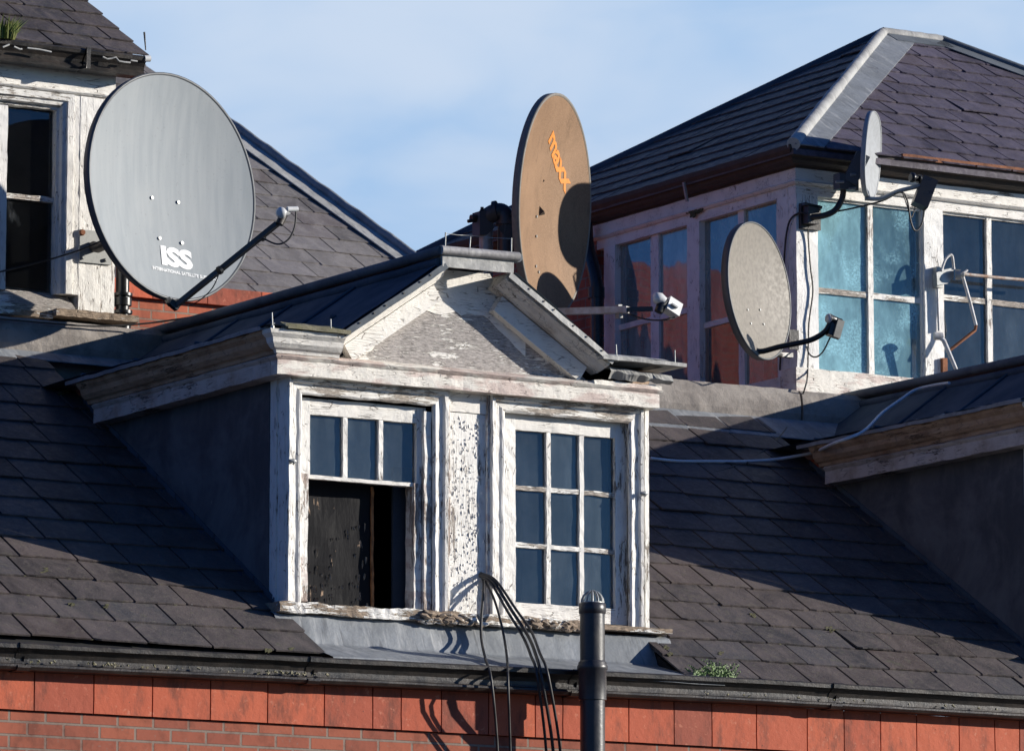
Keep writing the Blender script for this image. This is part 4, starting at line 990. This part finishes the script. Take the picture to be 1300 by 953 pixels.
b = MB(); b.tube([q+Vector((-.02,0,.01)), q+Vector((.02,0,.0)), P(1060,414,'y',yl)], [.034,.034,.028], 12); b.build('horn_neck', 'black_plastic', D3.root)
b = MB(); b.bar(P(1062,404,'y',yl), P(1056,427,'y',yl), .055, .075, (1,-.2,0)); b.build('feed_housing', 'black_plastic', D3.root)
b = MB(); b.bar(P(1067,407,'y',yl-.03), P(1061,429,'y',yl-.03), .04, .05, (1,-.2,0)); b.build('feed_box', 'beige_plastic', D3.root)
b = MB(); b.tube(smoothpath([P(1054,428,'y',yl), P(1045,446,'y',yl+.05), P(1036,453,'y',yl+.1), P(1028,450,'y',3.3), P(1024,440,'y',3.45)]), .006, 6); b.build('cable', 'cable_black', D3.root)
b = MB(); b.tube([D3.at(0,-.35,-.03), P(985,450,'y',3.4), P(1003,452,'y',3.59)], .018, 8); b.bar(P(975,449,'y',3.42), P(1005,451,'y',3.5), .03, .03); b.box(FX(1001,450), FX(1013,450), 3.585, 3.6, 14.10, 14.24); b.build('wall_bracket', 'iron', D3.root)

# 4. the small pale dish high on the corner, almost edge on
n4_ = facing(76, -3); c4 = P(1108, 197, 'y', 3.25)
D4 = Dish('small pale dish seen nearly edge on, high on the corner post above the gutter line', c4, n4_, .30, 1.0, .05, 'dish_pale', 'dish_pale', pw=2.4, lipw=.03)
ya = D4.at(0,-1).y
b = MB(); b.tube(smoothpath([P(1098,252,'y',ya), P(1118,252,'y',ya-.05), P(1140,243,'y',ya-.12), P(1168,236,'y',ya-.2)]), .016, 8); b.build('feed_arm', 'galvanised', D4.root)
yl = ya-.2
b = MB(); q = P(1163,226,'y',yl); b.tube([q+Vector((-.05,0,.0)), q+Vector((-.04,0,0)), q+Vector((-.02,0,0)), q+Vector((-.015,0,0)), q+Vector((.03,0,-.005))], [.024,.036,.034,.022,.022], 14); o = b.build('feed_horn', 'black_plastic', D4.root)
b = MB(); b.tube([q+Vector((.02,0,-.003)), q+Vector((.032,0,-.005))], .033, 14); b.build('collar', 'black_plastic', o)
b = MB(); b.bar(P(1180,228,'y',yl), P(1167,262,'y',yl), .085, .11, (1,-.3,.3)); b.build('feed_box', 'black_plastic', D4.root)
b = MB(); b.tube(smoothpath([P(1162,262,'y',yl), P(1157,276,'y',yl), P(1152,262,'y',yl), P(1146,245,'y',yl)]), .005, 6)
b.tube(smoothpath([P(1174,264,'y',yl), P(1170,285,'y',yl), P(1162,293,'y',yl), P(1156,280,'y',yl), P(1152,255,'y',yl), P(1143,244,'y',yl+.03), P(1120,255,'y',ya), P(1080,265,'y',3.35), P(1040,272,'y',3.5)]), .007, 6); b.build('cable', 'cable_black', D4.root)
b = MB(); zc = P(1026,276,'y',3.6).z; b.box(FX(1014,276), FX(1039,276), 3.57, 3.60, zc-.09, zc+.09); b.box(FX(1016,276), FX(1030,276), 3.50, 3.57, zc-.06, zc+.07); b.bar(P(1020,259,'y',3.52), P(1042,264,'y',3.52), .04, .02); b.build('wall_bracket', 'iron', D4.root)
b = MB(); b.tube(smoothpath([P(1028,276,'y',3.52), P(1045,274,'y',3.45), P(1060,267,'y',3.40), P(1069,252,'y',3.38), P(1071,236,'y',3.36)]), .022, 10); b.build('mount_arm', 'iron', D4.root)
b = MB(); b.box(*sorted((P(1062,230,'y',3.36).x, P(1086,230,'y',3.36).x)), 3.32, 3.40, P(1075,242,'y',3.36).z, P(1075,222,'y',3.36).z); b.bar(P(1078,232,'y',3.34), D4.at(0,0,-.02), .07, .10); b.build('mount_head', 'dish_back', D4.root)
b = MB(); b.tube([P(1061,231,'y',3.3), P(1071,231,'y',3.3)], .009, 6); b.tube([P(1080,222,'y',3.3), P(1086,222,'y',3.3)], .012, 6); b.tube([P(1078,240,'y',3.3), P(1086,239,'y',3.3)], .010, 6); b.build('bolts', 'galvanised', D4.root)

# ------------------------------------------------------------------ broken aerial mount at the right
am = thing('aerial_mount', 'white painted broken aerial mount with bent rusty arms on the window post', 'bracket', P(1190, 440, 'y', 3.55))
ym = 3.50
b = MB(); b.box(FX(1184,350), FX(1192,350), 3.55, 3.6, P(1188,366,'y',3.6).z, P(1188,340,'y',3.6).z); b.poly([P(1189,346,'y',ym),P(1190,362,'y',ym),P(1203,360,'y',ym),P(1211,352,'y',ym),P(1210,340,'y',ym),P(1200,342,'y',ym)], (0,.05,0)); b.build('plate', 'galvanised', am)
b = MB(); b.tube(smoothpath([P(1195,344,'y',ym), P(1200,330,'y',ym), P(1206,324,'y',ym), P(1209,326,'y',ym), P(1211,342,'y',ym)], 4), .010, 8); b.build('handle', 'arm_white', am)
b = MB(); q = P(1216,349,'y',ym-.02); b.tube([q-Vector((.02,.0,0)), q+Vector((.01,-.02,0))], .038, 16); b.tube([q, q+Vector((.035,-.03,0))], .016, 10); b.build('wheel', 'galvanised', am)
b = MB(); b.tube([P(1218,350,'y',ym), P(1228,343,'y',ym)], .010, 8); b.tube([P(1222,350,'y',ym), P(1232,385,'y',ym-.02), P(1239,413,'y',ym-.04)], .012, 8); b.build('upper_arm', 'arm_white', am)
b = MB(); b.tube([P(1239,413,'y',ym-.04), P(1238,419,'y',ym-.04), P(1205,445,'y',ym+.02)], .012, 8); b.build('rusty_arm', 'rust', am); b = MB(); b.tube([P(1224,348,'y',ym), P(1262,352,'y',ym), P(1330,358,'y',ym)], .012, 8); b.build('side_arm', 'rusty_white', am)
b = MB(); b.tube([P(1190,426,'y',ym-.01), P(1198,432,'y',ym-.03), P(1216,474,'y',ym-.05)], [.016,.018,.014], 8); b.build('lower_arm', 'arm_white', am)
b = MB(); q = P(1190,427,'y',ym); b.tube([q-Vector((.03,0,0)), q+Vector((.03,-.02,0))], .028, 12); b.tube([P(1190,364,'y',3.57), P(1192,420,'y',3.57)], .010, 6); b.build('clamp', 'arm_white', am); b = MB(); b.tube([P(1214,474,'y',ym-.05), P(1222,479,'y',ym-.05)], .018, 8); b.build('clamp', 'arm_white', am)
b = MB(); b.box(FX(1194,470), FX(1200,470), 3.57, 3.6, P(1196,485,'y',3.6).z, P(1196,455,'y',3.6).z); b.build('rusty_strap', 'rust', am)

# ------------------------------------------------------------------ cables
dr = (( -.433), 0, 1); cdr = 13.235-.433*(5.5-.105)
pts = [onroof(826,581.5,.05), onroof(860,585,.04), onroof(905,585.5,.04), onroof(945,585.5,.04), onroof(985,583,.05), onroof(1030,575,.16)]
s45 = lambda p, q: PP(p, q, (-.433,0,1), cdr+.03)
pts += [P(1037,573,'y',pts[-1].y-.1), s45(1060,562), s45(1095,548), s45(1120,524), s45(1142,508), s45(1162,495), s45(1185,489), s45(1205,486)]
b = MB(); b.tube(smoothpath(pts, 5), .011, 8)
solo(b, 'cable', 'cable_white', 'pale blue white cable lying across the slates and over the lead roof at the right', 'cable')
b = MB(); b.tube(smoothpath([P(1027,280,'y',3.56), P(1026,300,'y',3.585), P(1029,340,'y',3.585), P(1032,370,'y',3.585), P(1027,410,'y',3.585), P(1026,450,'y',3.585), P(1025,478,'y',3.54), P(1022,492,'y',3.30), onroof(1012,520,.03), onroof(995,548,.03), onroof(972,570,.03), onroof(935,590,.03), onroof(900,600,.03), onroof(826,604,.03)], 5), .006, 6)
solo(b, 'cable', 'cable_black', 'thin black cable hanging down the white corner post and trailing over the shaded slates', 'cable')
b = MB(); b.tube(smoothpath([P(1030,277,'y',3.5), P(1018,270,'y',3.55), P(1004,278,'x',6.165), P(998,300,'x',6.165), P(995,340,'x',6.165), P(994,380,'x',6.165), P(990,470,'x',6.165)], 5), .007, 6)
solo(b, 'cable', 'cable_black', 'black cable looping from the upper bracket round onto the shaded side of the corner post', 'cable')
b = MB(); b.tube(smoothpath([P(-30,352,'y',3.45), P(0,345,'y',3.45), P(50,333,'y',3.45), P(100,318,'y',3.45), P(128,306,'y',3.4), P(144,300,'y',3.3)], 5), .006, 6)
solo(b, 'cable', 'cable_black', 'dark cable sagging across the black glazed window to the back of the big grey dish', 'cable')
b = MB(); b.tube(smoothpath([P(-30,403,'y',3.30), P(0,405,'y',3.30), P(60,410,'y',3.30), P(120,414,'y',3.30), P(180,411,'y',3.25), P(240,403,'y',3.15), P(300,393,'y',3.0)], 5), .006, 6)
solo(b, 'cable', 'cable_black', 'thin cable strung along the stone parapet below the top left window', 'cable')
cb = [
 ([(614,737,-.02),(613,760,-.10),(611,785,-.16),(611,810,-.22),(616,835,-.5),(624,865,-.68),(632,960,-.60),(633,1080,-.56)], .0085, 'leftmost of the hanging black cables, a single strand'),
 ([(617,738,-.03),(628,762,-.12),(636,790,-.18),(641,815,-.26),(644,840,-.55),(645,870,-.70),(648,960,-.61),(650,1080,-.56)], .008, 'second black cable from the left, hanging straight down from the panel'),
 ([(611,732,-.02),(624,741,-.10),(644,775,-.2),(664,808,-.3),(674,832,-.55),(682,858,-.72),(694,960,-.62),(697,1080,-.56)], .0085, 'lower strand of the slanting cable bunch below the panel'),
 ([(611,730,-.015),(627,739,-.11),(650,775,-.21),(670,806,-.32),(680,830,-.58),(688,862,-.74),(703,960,-.63),(706,1080,-.57)], .010, 'middle strand of the slanting cable bunch below the panel'),
 ([(612,728,-.01),(630,737,-.12),(655,773,-.22),(674,800,-.34),(685,828,-.6),(696,858,-.76),(712,960,-.64),(717,1080,-.56)], .0085, 'upper strand of the slanting cable bunch below the panel')]
for pts, r, lab in cb:
    b = MB(); b.tube(smoothpath([P(p, q, 'y', y) for p, q, y in [(pts[0][0]-3, pts[0][1]-1, .03)]+pts], 5), r, 8)
    solo(b, 'cable', 'cable_black', lab, 'cable', 'black cables hanging from the dormer panel')

# vent pipe
yv = -.74; vp = thing('vent_pipe', 'thick black soil vent pipe with wire cage cowl before the nine pane sash', 'pipe', (P(752,840,'y',yv).x, yv, 9.0))
xv = P(752,800,'y',yv).x; zt_ = P(752,766,'y',yv).z
b = MB(); b.tube([(xv,yv,9.0),(xv,yv,zt_)], .073, 24); b.build('pipe', 'soil_pipe', vp)
b = MB(); b.tube([(xv,yv,zt_-.062),(xv,yv,zt_-.055),(xv,yv,zt_-.002),(xv,yv,zt_+.003)], [.074,.080,.080,.074], 24); b.build('top_sleeve', 'soil_pipe', vp)
zc = P(752,845,'y',yv).z
b = MB(); b.tube([(xv,yv,zc-.2),(xv,yv,zc-.03),(xv,yv,zc-.02),(xv,yv,zc+.0),(xv,yv,zc+.01),(xv,yv,zc+.02),(xv,yv,zc+.03)], [.082,.082,.090,.090,.083,.083,.075], 24); b.build('socket', 'soil_pipe', vp)
b = MB()
for i in range(12):
    a = 2*math.pi*i/12; r = .066
    b.tube([(xv+math.cos(a)*r*math.cos(t), yv+math.sin(a)*r*math.cos(t), zt_+.004+.072*math.sin(t)) for t in (0,.35,.7,1.0,1.25,1.45)], .0055, 5)
b.tube([(xv,yv,zt_+.068),(xv,yv,zt_+.08)], [.02,.014], 10); b.tube([(xv,yv,zt_),(xv,yv,zt_+.008)], .07, 20); b.build('cage', 'galvanised', vp)

# fern and slate debris
b = MB(); base = onroof(903, 862, .02)
for s in range(44):
    a = random.uniform(0, 2*math.pi); le_ = random.uniform(.07, .18); p0 = base+Vector((random.uniform(-.13,.15), random.uniform(-.04,.04), random.uniform(-.02,.01)))
    d = Vector((math.cos(a)*.6, math.sin(a)*.4-.15, 1)).normalized()
    for i in range(9):
        t = i/8; c = p0+d*le_*t+Vector((math.cos(a)*.3*t*t*le_, 0, -.25*t*t*le_)); w_ = .020*(1-t*.7)
        for sd in (-1, 1):
            o = Vector((sd*w_, random.uniform(-.01,.01), w_*.35)); q = Vector((0, 0, .007))
            b.add([c, c+o*.5-q*.6, c+o, c+o*.5+q], [(0,1,2,3)])
solo(b, 'fern', 'fern_green', 'small bright green fern rooted in the slates near the lower gutter', 'plant')
ms = MB()
for (p, q) in ((57,724),(55,727),(134,770),(90,767),(955,781),(958,783),(1052,797),(1056,800),(846,822),(850,830),(84,497),(78,499),(915,829),(370,824),(340,826)):
    for _ in range(6):
        c = onroof(p+random.uniform(-3,3), q+random.uniform(-2,2), .035); r = random.uniform(.004,.010); ms.tube([c-Vector((r,0,0)), c+Vector((r,-.004,r*.6))], [r, r*.6], 5)
for _ in range(420):
    i_ = random.randrange(0, 15); x_ = random.choice((random.uniform(-2.2,.05), random.uniform(2.65,5.5))); y_ = ys[i_]+.0; r_q = random.uniform(.002,.006)
    if noise.noise(Vector((x_*1.7, y_*1.7, 4))) < -.05: continue
    c = Vector((x_, y_-.004, RC+.6*y_+.026)); ms.tube([c-Vector((r_q*2,0,0)), c, c+Vector((r_q*2,0,0))], [r_q*.5, r_q, r_q*.5], 5)
mo_ = ms.build('moss', 'moss'); mo_['kind'] = 'stuff'

# ------------------------------------------------------------------ light, sky, camera
AZ, EL = R_(27.5), R_(14.8)                    # sun stands to the right (+x) and a little in front (-y)
sund = Vector((math.cos(AZ)*math.cos(EL), -math.sin(AZ)*math.cos(EL), math.sin(EL)))
L = bpy.data.lights.new('sun', 'SUN'); L.energy = 5.0; L.angle = R_(.5); L.color = (1, .93, .83)
lo = bpy.data.objects.new('sun', L); COL.objects.link(lo); lo.rotation_euler = sund.to_track_quat('Z', 'Y').to_euler()
W = bpy.data.worlds.new('World'); sc.world = W; W.use_nodes = True; nt = W.node_tree; nt.nodes.clear()
k = NT(nt); tcg = nt.nodes.new('ShaderNodeTexCoord').outputs['Generated']
sky = k.n('ShaderNodeTexSky', sky_type='NISHITA'); sky.sun_disc = False; sky.sun_elevation = EL
sky.sun_rotation = math.atan2(sund.x, sund.y); sky.altitude = 0; sky.air_density = 1.0; sky.dust_density = .6; sky.ozone_density = 2.5
cl = k.noise(6.0, 5, .5, k.map((1,1,2.2), (.4,.1,.35), vec=tcg), .3)
cl2 = k.noise(22, 4, .5, k.map((1,1,2.5), (1.4,.1,.3), vec=tcg), .6)
f = k.ramp(k.math('ADD', k.math('MULTIPLY', cl, .75), k.math('MULTIPLY', cl2, .25)), .20, .52)
# bright thin cloud stands over the north-east quarter only
dt = k.n('ShaderNodeVectorMath', operation='DOT_PRODUCT'); k.link(tcg, dt.inputs[0]); dt.inputs[1].default_value = (.53, .82, .22)
near = k.ramp(dt.outputs['Value'], .93, .982)
thin = k.mix(f, (5.2, 9.2, 14.9), (10.6, 12.7, 15.8))
blu = k.mix(1.0, sky.outputs[0], (.38,.86,1.75), 'MULTIPLY')
col = k.mix(near, blu, thin)
bg = k.n('ShaderNodeBackground'); k.link(col, bg.inputs[0]); bg.inputs[1].default_value = .043
wo = k.n('ShaderNodeOutputWorld'); k.link(bg.outputs[0], wo.inputs['Surface'])

cd = bpy.data.cameras.new('camera'); cam = bpy.data.objects.new('camera', cd); COL.objects.link(cam)
cd.sensor_fit = 'HORIZONTAL'; cd.sensor_width = 36; cd.lens = F/1300*36; cd.clip_start = .5; cd.clip_end = 3000
cam.location = CAM; cam.rotation_euler = fw.to_track_quat('-Z', 'Y').to_euler()
cd.dof.use_dof = True; cd.dof.focus_distance = 32.6; cd.dof.aperture_fstop = 11
sc.camera = cam
sc.render.engine = 'CYCLES'; sc.cycles.max_bounces = 6; sc.cycles.transparent_max_bounces = 8
vs = sc.view_settings; vs.view_transform = 'Standard'; vs.look = 'None'; vs.exposure = .36; vs.gamma = 1; vs.use_curve_mapping = False
